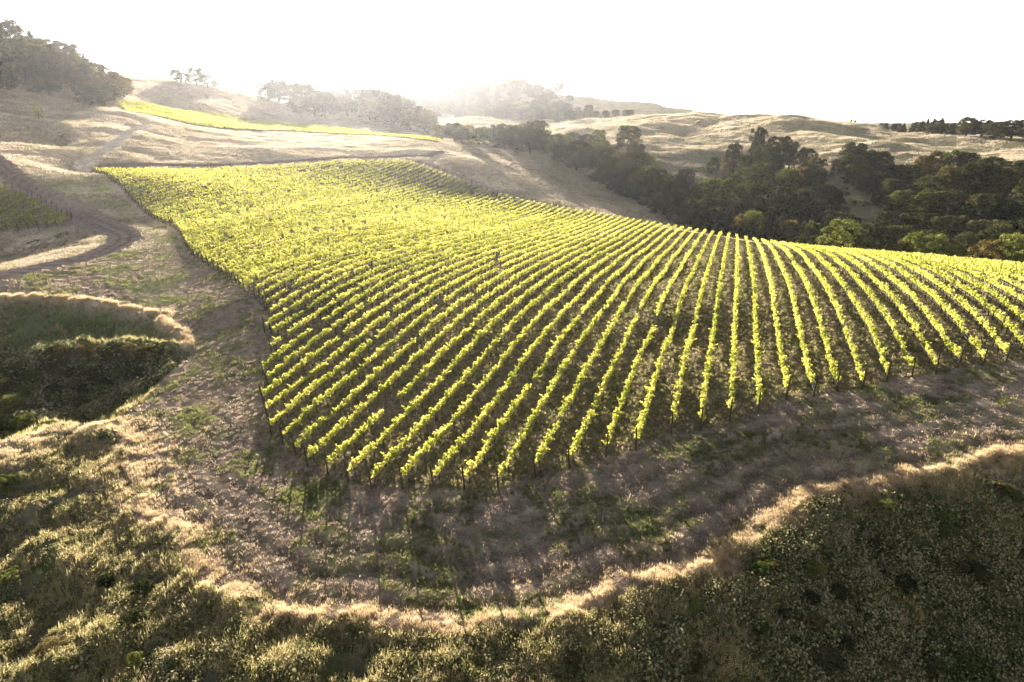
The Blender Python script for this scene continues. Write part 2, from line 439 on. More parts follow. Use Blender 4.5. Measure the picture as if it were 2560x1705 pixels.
def leaf_mat(name, stops, trans=0.5, tcol=(1, 1, 1), patch=None, rnd=0.35, isv=0.45):
    """diffuse + translucent leaf; colour from a random value per plant and a noise over the ground"""
    m, nt, out = new_mat(name)
    oi = nt.nodes.new('ShaderNodeObjectInfo'); geo = nt.nodes.new('ShaderNodeNewGeometry')
    nz = nt.nodes.new('ShaderNodeTexNoise'); nz.inputs['Scale'].default_value = patch or 0.35; nz.inputs['Detail'].default_value = 4
    nt.links.new(geo.outputs['Position'], nz.inputs['Vector'])
    isl = nt.nodes.new('ShaderNodeMath'); isl.operation = 'MULTIPLY'; isl.inputs[1].default_value = isv
    nt.links.new(geo.outputs['Random Per Island'], isl.inputs[0])
    a1 = nt.nodes.new('ShaderNodeMath'); a1.operation = 'MULTIPLY_ADD'; a1.inputs[1].default_value = rnd
    nt.links.new(oi.outputs['Random'], a1.inputs[0]); nt.links.new(isl.outputs[0], a1.inputs[2])
    a2 = nt.nodes.new('ShaderNodeMath'); a2.operation = 'MULTIPLY_ADD'; a2.inputs[1].default_value = 1.3
    mn = nt.nodes.new('ShaderNodeMath'); mn.operation = 'SUBTRACT'; mn.inputs[1].default_value = 0.41
    nt.links.new(nz.outputs['Fac'], mn.inputs[0])
    nt.links.new(mn.outputs[0], a2.inputs[0]); nt.links.new(a1.outputs[0], a2.inputs[2])
    cr = nt.nodes.new('ShaderNodeValToRGB')
    while len(cr.color_ramp.elements) < len(stops): cr.color_ramp.elements.new(0.5)
    for e, (p_, c_) in zip(cr.color_ramp.elements, stops): e.position = p_; e.color = (*c_, 1)
    nt.links.new(a2.outputs[0], cr.inputs[0])
    df = nt.nodes.new('ShaderNodeBsdfDiffuse'); tr = nt.nodes.new('ShaderNodeBsdfTranslucent')
    nt.links.new(cr.outputs[0], df.inputs[0])
    tm = nt.nodes.new('ShaderNodeVectorMath'); tm.operation = 'MULTIPLY'; tm.inputs[1].default_value = tcol
    nt.links.new(cr.outputs[0], tm.inputs[0]); nt.links.new(tm.outputs[0], tr.inputs[0])
    mx = nt.nodes.new('ShaderNodeMixShader'); mx.inputs[0].default_value = trans
    nt.links.new(df.outputs[0], mx.inputs[1]); nt.links.new(tr.outputs[0], mx.inputs[2])
    nt.links.new(mx.outputs[0], out.inputs['Surface'])
    return m

def ground_mat(name):
    m, nt, out = new_mat(name)
    N = nt.nodes.new; Lk = nt.links.new
    at = N('ShaderNodeAttribute'); at.attribute_name = 'col'
    geo = N('ShaderNodeNewGeometry')
    n1 = N('ShaderNodeTexNoise'); n1.inputs['Scale'].default_value = 0.9; n1.inputs['Detail'].default_value = 8; n1.inputs['Roughness'].default_value = 0.7
    n2 = N('ShaderNodeTexNoise'); n2.inputs['Scale'].default_value = 0.045; n2.inputs['Detail'].default_value = 7; n2.inputs['Roughness'].default_value = 0.65
    n3 = N('ShaderNodeTexNoise'); n3.inputs['Scale'].default_value = 5.0; n3.inputs['Detail'].default_value = 5; n3.inputs['Roughness'].default_value = 0.8
    for n_ in (n1, n2, n3): Lk(geo.outputs['Position'], n_.inputs['Vector'])
    def mr(src, a, b):
        q = N('ShaderNodeMapRange'); q.inputs['From Min'].default_value = 0.3; q.inputs['From Max'].default_value = 0.7
        q.inputs['To Min'].default_value = a; q.inputs['To Max'].default_value = b; Lk(src, q.inputs['Value']); return q.outputs[0]
    mu = N('ShaderNodeMath'); mu.operation = 'MULTIPLY'; Lk(mr(n1.outputs['Fac'], .5, 1.5), mu.inputs[0]); Lk(mr(n2.outputs['Fac'], .78, 1.2), mu.inputs[1])
    mu2 = N('ShaderNodeMath'); mu2.operation = 'MULTIPLY'; Lk(mu.outputs[0], mu2.inputs[0]); Lk(mr(n3.outputs['Fac'], .75, 1.25), mu2.inputs[1])
    sc = N('ShaderNodeVectorMath'); sc.operation = 'SCALE'; Lk(at.outputs['Color'], sc.inputs[0]); Lk(mu2.outputs[0], sc.inputs['Scale'])
    # greener where moist
    mixg = N('ShaderNodeMix'); mixg.data_type = 'RGBA'; mixg.blend_type = 'MULTIPLY'; mixg.inputs['B'].default_value = (.62, .80, .42, 1)
    n4 = N('ShaderNodeTexNoise'); n4.inputs['Scale'].default_value = 0.22; n4.inputs['Detail'].default_value = 6; Lk(geo.outputs['Position'], n4.inputs['Vector'])
    gw = N('ShaderNodeMapRange'); gw.inputs['From Min'].default_value = .5; gw.inputs['From Max'].default_value = .68; Lk(n4.outputs['Fac'], gw.inputs['Value'])
    gm = N('ShaderNodeMath'); gm.operation = 'MULTIPLY'; Lk(gw.outputs[0], gm.inputs[0]); Lk(at.outputs['Alpha'], gm.inputs[1])
    Lk(gm.outputs[0], mixg.inputs['Factor']); Lk(sc.outputs[0], mixg.inputs['A'])
    b = N('ShaderNodeBsdfDiffuse'); b.inputs['Roughness'].default_value = 1.0
    sh = N('ShaderNodeBsdfSheen'); sh.inputs['Roughness'].default_value = 0.6; shs = N('ShaderNodeVectorMath'); shs.operation = 'SCALE'; Lk(mixg.outputs['Result'], shs.inputs[0]); sha = N('ShaderNodeMath'); sha.operation = 'MULTIPLY'; sha.inputs[1].default_value = .12; Lk(at.outputs['Alpha'], sha.inputs[0]); Lk(sha.outputs[0], shs.inputs['Scale']); Lk(shs.outputs[0], sh.inputs['Color'])
    ms = N('ShaderNodeAddShader')
    Lk(mixg.outputs['Result'], b.inputs['Color'])
    bp = N('ShaderNodeBump'); bp.inputs['Strength'].default_value = 0.45; bp.inputs['Distance'].default_value = 0.2
    ad = N('ShaderNodeMath'); ad.operation = 'ADD'; Lk(n1.outputs['Fac'], ad.inputs[0])
    s3 = N('ShaderNodeMath'); s3.operation = 'MULTIPLY'; s3.inputs[1].default_value = .35; Lk(n3.outputs['Fac'], s3.inputs[0]); Lk(s3.outputs[0], ad.inputs[1])
    Lk(ad.outputs[0], bp.inputs['Height']); Lk(bp.outputs[0], b.inputs['Normal'])
    Lk(b.outputs[0], ms.inputs[0]); Lk(sh.outputs[0], ms.inputs[1])
    Lk(ms.outputs[0], out.inputs['Surface'])
    return m

M_ground = ground_mat('grass_and_soil')
M_vine = leaf_mat('vine_leaf', [(0.0, (.15, .19, .04)), (0.45, (.36, .38, .09)), (1.0, (.57, .54, .20))], trans=0.52, tcol=(1.2, 1.12, .75), patch=.3)
M_wood = simple_mat('weathered_wood', (.06, .045, .035), var=.2, scale=3)
M_bark = simple_mat('bark', (.06, .045, .035), var=.25)
M_metal = simple_mat('galvanised_wire', (.42, .40, .38), rough=.5, var=.05)
M_hose = simple_mat('drip_hose', (.30, .28, .27), rough=.5, var=.05)
M_stake = simple_mat('steel_stake', (.09, .07, .06), rough=.7, var=.1)

# ------------------------------------------------------------------ terrain mesh, one sheet cut into its kinds of ground
col = np.empty(GX.shape + (4,))
def setc(mask, c, g, w=None):
    c = np.array([*c, g])
    if w is None: col[mask] = c
    else:
        ww = (w * mask)[..., None]; col[:] = col * (1 - ww) + c * ww
dry = (.46, .36, .25)
col[:] = (*dry, .55)
setc(np.ones_like(bi), (.36, .30, .17), .8, np.clip((GX / (RR + 1) + .30) * 3, 0, 1) * far_w)      # right-hand hills, greener
zone = np.zeros(GX.shape, int)
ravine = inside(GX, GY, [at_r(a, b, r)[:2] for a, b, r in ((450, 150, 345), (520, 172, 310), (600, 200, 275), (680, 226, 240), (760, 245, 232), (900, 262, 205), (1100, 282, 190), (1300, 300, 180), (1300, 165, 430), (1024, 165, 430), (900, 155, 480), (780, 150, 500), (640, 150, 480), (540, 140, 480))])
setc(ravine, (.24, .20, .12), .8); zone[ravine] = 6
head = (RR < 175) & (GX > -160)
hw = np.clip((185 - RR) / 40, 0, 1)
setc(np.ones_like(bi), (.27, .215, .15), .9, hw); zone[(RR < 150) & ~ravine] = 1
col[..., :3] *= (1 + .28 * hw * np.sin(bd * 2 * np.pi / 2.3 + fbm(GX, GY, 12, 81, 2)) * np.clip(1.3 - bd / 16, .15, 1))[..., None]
left_lawn = inside(GX, GY, [hxy(*D(a, b)) for a, b in ((0, 395), (190, 395), (300, 470), (400, 560), (420, 640), (440, 740), (330, 700), (180, 610), (300, 545), (200, 480))])
setc(left_lawn, (.42, .37, .20), 1.0, np.clip(seg_dist(GX, GY, [hxy(*D(200, 395)), hxy(*D(430, 700))]) / 0.01, 0, .6))
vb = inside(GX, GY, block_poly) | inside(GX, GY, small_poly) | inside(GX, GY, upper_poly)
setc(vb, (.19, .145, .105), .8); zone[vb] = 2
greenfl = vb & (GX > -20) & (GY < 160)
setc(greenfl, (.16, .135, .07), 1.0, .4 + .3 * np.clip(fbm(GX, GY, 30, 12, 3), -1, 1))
tdist = np.full(GX.shape, 1e9)
for L, wdt in tracks:
    dd = seg_dist(GX, GY, L) - wdt; tdist = np.minimum(tdist, dd)
trk = (tdist < 0) & ~vb
setc(np.ones_like(bi), (.27, .21, .165), 0.1, np.clip(.9 - tdist / .8, 0, .95) * (~vb))
setc(np.ones_like(bi), (.15, .11, .085), 0.0, .8 * np.exp(-((seg_dist(GX, GY, tracks[0][0]) - 1.0) / .45) ** 2) * (~vb))
setc(np.ones_like(bi), (.15, .108, .09), 0.0, .9 * np.exp(-(seg_dist(GX, GY, tracks[2][0]) / 2.2) ** 2) * (~vb)); zone[trk] = 3  # shade on the cut bank behind the block, painted as darker soil
for L, wdt, c in ((tracks[1][0], 2.2, (.62, .51, .38)), (tracks[4][0], 1.6, (.52, .40, .28))):
    setc(np.ones_like(bi), c, 0, np.clip(1 - (seg_dist(GX, GY, L) - wdt), 0, 1) * (~vb))
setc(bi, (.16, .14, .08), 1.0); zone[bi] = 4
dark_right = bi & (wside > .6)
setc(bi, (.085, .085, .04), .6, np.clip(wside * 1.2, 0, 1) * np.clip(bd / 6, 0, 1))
setc(np.ones_like(bi), (.50, .33, .20), 0.2, .85 * np.exp(-(seg_dist(GX, GY, crest) / 1.2) ** 2) * np.clip(.65 + .6 * fbm(GX, GY, 7, 93, 3), .1, 1))
setc(gi, (.13, .14, .06), .8, np.clip(gd / 2.5, 0, 1)); zone[gi] = 5
setc(inside(GX, GY, bramble_poly), (.05, .05, .03), .3)
setc(np.ones_like(bi), (.58, .44, .30), 0.2, .85 * np.exp(-(seg_dist(GX, GY, rim) / 1.0) ** 2))
rav_names = {0: ('hillside', 'rolling hillsides of dry golden grass around and beyond the vineyard'),
             1: ('headland', 'mown dry grass headland around the near end of the vine rows'),
             2: ('vineyard_soil', 'ground between the vine rows, bare soil with low weeds'),
             3: ('dirt_track', 'brown farm tracks round the vineyard and a cut bank with painted shade'),
             4: ('bank', 'rough bank falling from the terrace edge towards the viewer'),
             5: ('gully', 'round hollow left of the path, grass and brambles inside'),
             6: ('ravine', 'shaded ravine floor and flanks under the oaks')}
na, nv = GX.shape
idx = np.arange(na * nv).reshape(na, nv)
q = np.stack([idx[:-1, :-1], idx[1:, :-1], idx[1:, 1:], idx[:-1, 1:]], -1).reshape(-1, 4)[:, ::-1]
VT = np.stack([GX, GY, ZG + CAMZ], -1).reshape(-1, 3)
qz = zone[:-1, :-1].reshape(-1)
CF = np.clip(col.reshape(-1, 4), 0, 1)
# smooth normals shared across the cuts
cc = np.zeros_like(VT)
e1 = VT[q[:, 2]] - VT[q[:, 0]]; e2 = VT[q[:, 3]] - VT[q[:, 1]]; fn = np.cross(e1, e2)
for c_ in range(4): np.add.at(cc, q[:, c_], fn)
cc /= np.linalg.norm(cc, axis=1, keepdims=True) + 1e-12
if cc[:, 2].mean() < 0:
    q = q[:, ::-1]; cc = -cc
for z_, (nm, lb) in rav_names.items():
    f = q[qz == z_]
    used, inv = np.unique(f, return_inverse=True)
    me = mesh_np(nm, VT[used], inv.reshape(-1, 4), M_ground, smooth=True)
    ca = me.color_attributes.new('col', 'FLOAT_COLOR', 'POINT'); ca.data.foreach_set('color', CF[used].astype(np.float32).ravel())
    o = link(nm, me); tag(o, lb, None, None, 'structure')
# closing disc under the camera
ring = np.array([[math.sin(a) * 4.0, math.cos(a) * 4.0, 0] for a in np.linspace(0, 2 * np.pi, 48, endpoint=False)])
ring[:, 2] = height(ring[:, 0], ring[:, 1]); ctr = np.array([[0, 0, ring[:, 2].mean()]])
me = mesh_np('bank', np.vstack([ring, ctr]), [[(i + 1) % 48, i, 48] for i in range(48)], M_ground)
ca = me.color_attributes.new('col', 'FLOAT_COLOR', 'POINT'); ca.data.foreach_set('color', np.tile([.22, .17, .1, 1.0], 49).astype(np.float32))
o = link('bank', me); tag(o, 'rough bank straight below the viewer', None, None, 'structure')
print('terrain done')

# ------------------------------------------------------------------ vines
def leaf_quads(P0, size, up=0.3, seed=0):
    """rhombic leaves at P0 with random orientation"""
    g = np.random.default_rng(seed); n_ = len(P0)
    nrm = g.normal(size=(n_, 3)); nrm[:, 2] = np.abs(nrm[:, 2]) * (0.4 + up); nrm /= np.linalg.norm(nrm, axis=1, keepdims=True)
    t = np.cross(nrm, g.normal(size=(n_, 3))); t /= np.linalg.norm(t, axis=1, keepdims=True) + 1e-9
    b = np.cross(nrm, t)
    s = (size * g.uniform(.7, 1.3, n_))[:, None]
    V = np.stack([P0 - t * s * .5, P0 + b * s * .42 - t * s * .08, P0 + t * s * .5, P0 - b * s * .42 - t * s * .08], 1).reshape(-1, 3)
    Q = np.arange(4 * n_).reshape(-1, 4)
    return V, Q

def vine_points(L, per_m, g, top=1.85, r0=0.95):
    """leaf centres for a stretch of row of length L, local x across, y along"""
    n_sh = max(2, int(L * 8)); pts = []
    sy = g.uniform(0, L, n_sh); sx = g.normal(0, .05, n_sh); lean = g.normal(0, .16, (n_sh, 2))
    ht = g.uniform(.45, .95, n_sh) * (top - r0)
    m = int(L * per_m); w = g.integers(0, n_sh, m); tt = g.random(m) ** 0.8
    z = r0 - .1 + ht[w] * tt
    x = sx[w] + lean[w, 0] * tt + g.normal(0, .065, m)
    y = sy[w] + lean[w, 1] * tt + g.normal(0, .05, m)
    return np.stack([x, y, z], 1)

def cyl(p0, p1, r0, r1, n_=6):
    p0 = np.array(p0, float); p1 = np.array(p1, float); d = p1 - p0; d /= np.linalg.norm(d)
    a = np.cross(d, [1, 0, 0.01]); a /= np.linalg.norm(a); b = np.cross(d, a)
    th = np.linspace(0, 2 * np.pi, n_, endpoint=False)
    c = np.cos(th)[:, None] * a + np.sin(th)[:, None] * b
    V = np.vstack([p0 + c * r0, p1 + c * r1, p1[None]])
    Q = [[i, (i + 1) % n_, n_ + (i + 1) % n_, n_ + i] for i in range(n_)] + [[n_ + i, n_ + (i + 1) % n_, 2 * n_, 2 * n_] for i in range(n_)]
    return V, Q

def join(parts):
    V, Q, off = [], [], 0
    for v, q_ in parts:
        V.append(v); Q.append(np.asarray(q_) + off); off += len(v)
    return np.vstack(V), np.vstack(Q)

def mesh_mixed(name, V, Q, mat, smooth=False):
    faces = [tuple(dict.fromkeys(int(i) for i in f)) for f in Q]
    me = bpy.data.meshes.new(name); me.from_pydata([tuple(v) for v in V], [], faces); me.materials.append(mat)
    if smooth: me.polygons.foreach_set('use_smooth', [True] * len(faces))
    me.update(); return me

SEG = 1.6
vine_meshes, trunk_meshes = [], []
for i in range(14):
    g = np.random.default_rng(100 + i)
    pts = vine_points(SEG, 190 * g.uniform(.8, 1.15), g, top=1.8 + g.uniform(-.15, .12))
    V, Q = leaf_quads(pts, 0.148, up=-.15, seed=200 + i)
    # a few canes
    cn = [cyl((g.normal(0, .03), y, .9), (g.normal(0, .12), y + g.normal(0, .1), 1.5), .008, .005, 3) for y in g.uniform(.1, SEG - .1, 5)]
    vc, qc = join(cn)
    qc = np.array([list(f) for f in qc])
    me = mesh_np('grapevine', np.vstack([V, vc]), np.vstack([Q, qc[qc[:, 2] != qc[:, 3]] + len(V)]), [M_vine])
    vine_meshes.append(me)
    y = SEG / 2 + g.normal(0, .1); j = g.normal(0, .05, 2)
    V, Q = join([cyl((0, y, -.15), (j[0], y + j[1], .45), .045, .035, 6), cyl((j[0], y + j[1], .43), (0, y, .92), .035, .03, 6),
                 cyl((0, .1, .93), (0, SEG - .1, .93), .02, .02, 4)])
    trunk_meshes.append(mesh_mixed('trunk', V, Q, M_bark))
V, Q = cyl((0, 0, -.3), (0, 0, 2.3), .075, .065, 7); end_post_me = mesh_mixed('end_post', V, Q, M_wood)
V, Q = cyl((0, 0, -.2), (0, 0, 2.0), .022, .018, 4); line_post_me = mesh_mixed('post', V, Q, M_stake)

def polytube(pts, r, n_=3):
    pts = np.asarray(pts, float); d = np.gradient(pts, axis=0); d /= np.linalg.norm(d, axis=1, keepdims=True)
    a = np.cross(d, [0, 0, 1.0]); a /= np.linalg.norm(a, axis=1, keepdims=True); b = np.cross(d, a)
    th = np.linspace(0, 2 * np.pi, n_, endpoint=False)
    V = (pts[:, None] + r * (np.cos(th)[None, :, None] * a[:, None] + np.sin(th)[None, :, None] * b[:, None])).reshape(-1, 3)
    m = len(pts); Q = []
    for i in range(m - 1):
        for k in range(n_): Q.append([i * n_ + k, i * n_ + (k + 1) % n_, (i + 1) * n_ + (k + 1) % n_, (i + 1) * n_ + k])
    return V, np.array(Q)

gaps = [(-5, 88.5, 93), (-4, 85, 88), (-6, 86, 88.5), (-3, 83, 86)]
count_v = 0
n_leaf_total = 0
def build_row(x, y0, y1, label, group, near_r, seed, kk=None, base_density=1.0):
    global count_v, n_leaf_total
    g = np.random.default_rng(seed)
    z0 = float(height(x, y0))
    root = empty('vine_row', (x, y0, z0))
    tag(root, label, 'vine row', group)
    L = y1 - y0
    ys = np.arange(0, L + .01, 3.0); hz = height(np.full(ys.shape, x), y0 + ys) - z0
    hfun = lambda yy: np.interp(yy, ys, hz)
    # near plants one by one
    ysplit = 0.0
    nseg = int(L / SEG)
    far_pts, far_sz, far_tr = [], [], []
    for s in range(nseg):
        yl = s * SEG + .25; r = math.hypot(x, y0 + yl)
        if kk is not None and any(k_ == kk and a <= y0 + yl <= b for k_, a, b in gaps): continue
        miss = g.random() < .03; vig = 1 + .12 * math.sin((y0 + yl) / 7.0 + x) + .08 * math.sin((y0 + yl) / 2.9 + 2 * x)
        if miss: continue
        if r < near_r:
            i = int(g.integers(0, 14)); flip = g.random() < .5
            o = bpy.data.objects.new('grapevine', vine_meshes[i]); COL.objects.link(o); o.parent = root
            sz = g.uniform(.84, 1.08) * (.5 + .5 * vig)
            slope_ = (hfun(yl + SEG) - hfun(yl)) / SEG
            o.rotation_euler = (math.atan(slope_) * (-1 if flip else 1), 0, math.pi if flip else 0)
            o.location = (g.normal(0, .03), yl + (SEG if flip else 0), float(hfun(yl + (SEG if flip else 0))))
            o.scale = (1, 1, sz)
            t = bpy.data.objects.new('trunk', trunk_meshes[i]); COL.objects.link(t); t.parent = o
            count_v += 1
        else:
            dens = (84 if r < 120 else (44 if r < 165 else (19 if r < 230 else 11))) * base_density
            size = .20 if r < 120 else (.27 if r < 165 else (.34 if r < 230 else .46))
            p = vine_points(SEG, dens * g.uniform(.6, 1.25) * vig, g, top=1.8 + g.uniform(-.25, .15))
            p[:, 1] += yl; p[:, 2] += hfun(p[:, 1])
            far_pts.append(p); far_sz.append(np.full(len(p), size)); far_tr.append(yl + SEG / 2)
    if far_pts:
        p = np.vstack(far_pts); V, Q = leaf_quads(p, np.concatenate(far_sz), up=-.15, seed=seed + 5)
        n_leaf_total += len(p)
        o = link('foliage', mesh_np('foliage', V, Q, M_vine), root); o['kind'] = 'stuff'
        tr = np.array([t for t in far_tr if math.hypot(x, y0 + t) < 170])
        if len(tr):
            w = .05; h = .95; n_ = len(tr); zt = hfun(tr)
            base = np.array([[-w, -w, -.1], [w, -w, -.1], [w, w, -.1], [-w, w, -.1], [-w, -w, h], [w, -w, h], [w, w, h], [-w, w, h]])
            V = (base[None] + np.stack([np.zeros(n_), tr, zt], 1)[:, None]).reshape(-1, 3)
            fq = np.array([[0, 1, 5, 4], [1, 2, 6, 5], [2, 3, 7, 6], [3, 0, 4, 7]])
            Q = (fq[None] + (np.arange(n_) * 8)[:, None, None]).reshape(-1, 4)
            o = link('trunk', mesh_np('trunk', V, Q, M_bark), root); o['kind'] = 'stuff'
    # posts
    for yy, sgn in ((0.0, 1), (L, -1)):
        if math.hypot(x, y0 + yy) < 300:
            o = link('end_post', end_post_me, root, (0, yy, float(hfun(yy)))); o.rotation_euler = (R(g.uniform(6, 12)) * sgn, R(g.normal(0, 2)), 0)
    stk = []
    for yy in np.arange(6, L - 2, 6.5):
        r = math.hypot(x, y0 + yy)
        if r < 110:
            o = link('post', line_post_me, root, (0, yy, float(hfun(yy)))); o.rotation_euler = (R(g.normal(0, 1.2)), R(g.normal(0, 1.2)), 0)
        else: stk.append(yy)
    if stk:
        parts = [cyl((0, y_, hfun(y_) - .1), (g.normal(0, .03), y_, hfun(y_) + 2.0), .03, .03, 4) for y_ in stk]
        V, Q = join(parts); o = link('post', mesh_mixed('post', V, Q, M_stake), root); o['kind'] = 'stuff'
    if math.hypot(x, y0) < 190:
        yw = np.arange(0, L, 3.0); yw = yw[np.hypot(x, y0 + yw) < 200]
        if len(yw) > 3:
            for nm, hh, rr, mt in (('drip_line', .5, .013, M_hose), ('wire', .95, .006, M_metal), ('wire', 1.35, .006, M_metal)):
                sag = .03 * np.sin(yw * 1.3)
                V, Q = polytube(np.stack([np.full(len(yw), .05 if nm == 'drip_line' else 0.0), yw, hfun(yw) + hh + sag], 1), rr)
                link(nm, mesh_np(nm, V, Q, mt), root)
    return root

rows = []
for k in range(-80, 39):
    for (a, b) in row_span(rowx(k), block_poly): rows.append((k, a, b))
kmax = max(k for k, _, _ in rows)
for k, a, b in rows:
    x = rowx(k)
    if math.hypot(x, a) > 330: continue
    n_ = kmax - k + 1
    build_row(x, a, b, f'yellow-green vine row, {ordinal(n_)} from the right edge of the main block', 'vine rows of the main block', 84, 1000 + k, kk=k)
xs = sorted(set(np.round(np.arange(min(p_[0] for p_ in small_poly), max(p_[0] for p_ in small_poly), 1.9), 3)))
j = 0
for x in reversed(xs):
    for a, b in row_span(x, small_poly):
        j += 1
        build_row(float(x), a, b, f'bright vine row left of the track bend, {ordinal(j)} from its right end', 'vine rows of the small left block', 0, 3000 + j, base_density=3.0)
xs = np.arange(min(p_[0] for p_ in upper_poly), max(p_[0] for p_ in upper_poly), S)
j = 0
for x in reversed(xs):
    for a, b in row_span(x, upper_poly):
        j += 1
        build_row(float(x), a, b, f'pale vine row of the narrow upper block, {ordinal(j)} from its right end', 'vine rows of the upper block', 0, 5000 + j, base_density=2.2)
print('vines done', count_v, n_leaf_total)

# ------------------------------------------------------------------ trees
def bankdist(x, y):
    d_ = seg_dist(x, y, edge_l); return np.where(inside(x, y, bank_poly), d_, -d_)
def gdist(x, y):
    d_ = seg_dist(x, y, gully_poly, True); return np.where(inside(x, y, gully_poly), d_, -d_)
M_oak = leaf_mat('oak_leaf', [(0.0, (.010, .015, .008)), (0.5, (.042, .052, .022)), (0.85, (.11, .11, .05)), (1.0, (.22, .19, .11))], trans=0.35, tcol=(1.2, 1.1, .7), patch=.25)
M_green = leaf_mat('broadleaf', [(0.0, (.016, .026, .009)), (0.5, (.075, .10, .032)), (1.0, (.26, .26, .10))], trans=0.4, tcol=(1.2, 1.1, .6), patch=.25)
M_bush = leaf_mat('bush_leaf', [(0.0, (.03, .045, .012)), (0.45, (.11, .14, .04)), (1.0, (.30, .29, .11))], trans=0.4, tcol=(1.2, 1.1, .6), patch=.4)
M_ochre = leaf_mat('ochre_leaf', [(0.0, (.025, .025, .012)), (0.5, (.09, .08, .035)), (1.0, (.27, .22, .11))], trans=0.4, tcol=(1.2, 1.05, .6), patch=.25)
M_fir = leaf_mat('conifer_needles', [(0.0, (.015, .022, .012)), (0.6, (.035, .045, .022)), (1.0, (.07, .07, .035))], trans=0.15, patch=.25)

def crown_mesh(name, seed, lobes, leaves, size, mat, squash=.75, low=.28, col_w=.5):
    """crown of unit height, unit width: uneven lobes carrying leaf clumps"""
    g = np.random.default_rng(seed); cs = []
    for i in range(lobes):
        a = i * 2.4 + g.uniform(-.5, .5); h = low + (.88 - low) * ((i + .5) / lobes) ** .85
        rr = g.uniform(.09, .18) * (1.1 - .3 * h)
        prof = .5 * math.sqrt(max(.02, 1 - ((h - .38) / .62) ** 2))
        rad = max(0, prof - rr * .75) * g.uniform(.45, 1.08)
        cs.append((math.cos(a) * rad, math.sin(a) * rad, h, rr))
    P_, N_ = [], []
    per = leaves // lobes
    for cx, cy, cz, rr in cs:
        d = g.normal(size=(per, 3)); d /= np.linalg.norm(d, axis=1, keepdims=True)
        d[:, 2] = np.where(d[:, 2] < -.5, -d[:, 2] * .5, d[:, 2])
        rad = rr * (0.62 + .38 * g.random(per) ** .5) * (1 + .25 * g.normal(size=per) * (g.random(per) < .25))
        P_.append(np.array([cx, cy, cz]) + d * rad[:, None] * [1, 1, squash])
        N_.append(d)
    P_ = np.vstack(P_); N_ = np.vstack(N_)
    nrm = N_ * .9 + g.normal(size=P_.shape) * .55 + [0, 0, .35]; nrm /= np.linalg.norm(nrm, axis=1, keepdims=True)
    t = np.cross(nrm, g.normal(size=P_.shape)); t /= np.linalg.norm(t, axis=1, keepdims=True); b = np.cross(nrm, t)
    s = (size * g.uniform(.5, 1.4, len(P_)))[:, None]
    V = np.stack([P_ - t * s * .5, P_ + b * s * .4 - t * s * .05, P_ + t * s * .5, P_ - b * s * .45 + t * s * .05], 1).reshape(-1, 3)
    return mesh_np(name, V, np.arange(len(V)).reshape(-1, 4), mat), cs

def trunk_mesh(name, cs, seed, base=.05):
    g = np.random.default_rng(seed); parts = [cyl((0, 0, -.12), (.01, .01, .3), base, base * .7, 7)]
    for cx, cy, cz, rr in cs[:9]:
        parts.append(cyl((.01, .01, .22 + .1 * g.random()), (cx * .85, cy * .85, cz), base * .42, base * .12, 5))
    V, Q = join(parts); return mesh_mixed(name, V, Q, M_bark)

def conifer_mesh(name, seed, mat, ragged=.25):
    g = np.random.default_rng(seed); P_ = []; D_ = []
    z = .12
    while z < .985:
        rad = (1 - z) ** .8 * .5 * g.uniform(1 - ragged, 1.05) + .015
        nb = int(6 + 5 * (1 - z))
        for a in g.uniform(0, 2 * np.pi, nb):
            m = int(5 + 16 * rad / .5); t = np.linspace(.15, 1, m)
            q_ = np.stack([np.cos(a) * rad * t, np.sin(a) * rad * t, z - .06 * t * rad / .5 + g.normal(0, .006, m)], 1) + g.normal(0, .012, (m, 3))
            P_.append(q_)
        z += g.uniform(.018, .034)
    P_ = np.vstack(P_)
    V, Q = leaf_quads(P_, np.full(len(P_), .05), up=.6, seed=seed)
    me = mesh_np(name, V, Q, mat)
    V, Q = cyl((0, 0, -.05), (0, 0, .97), .022, .004, 6); return me, mesh_mixed('trunk', V, Q, M_bark)

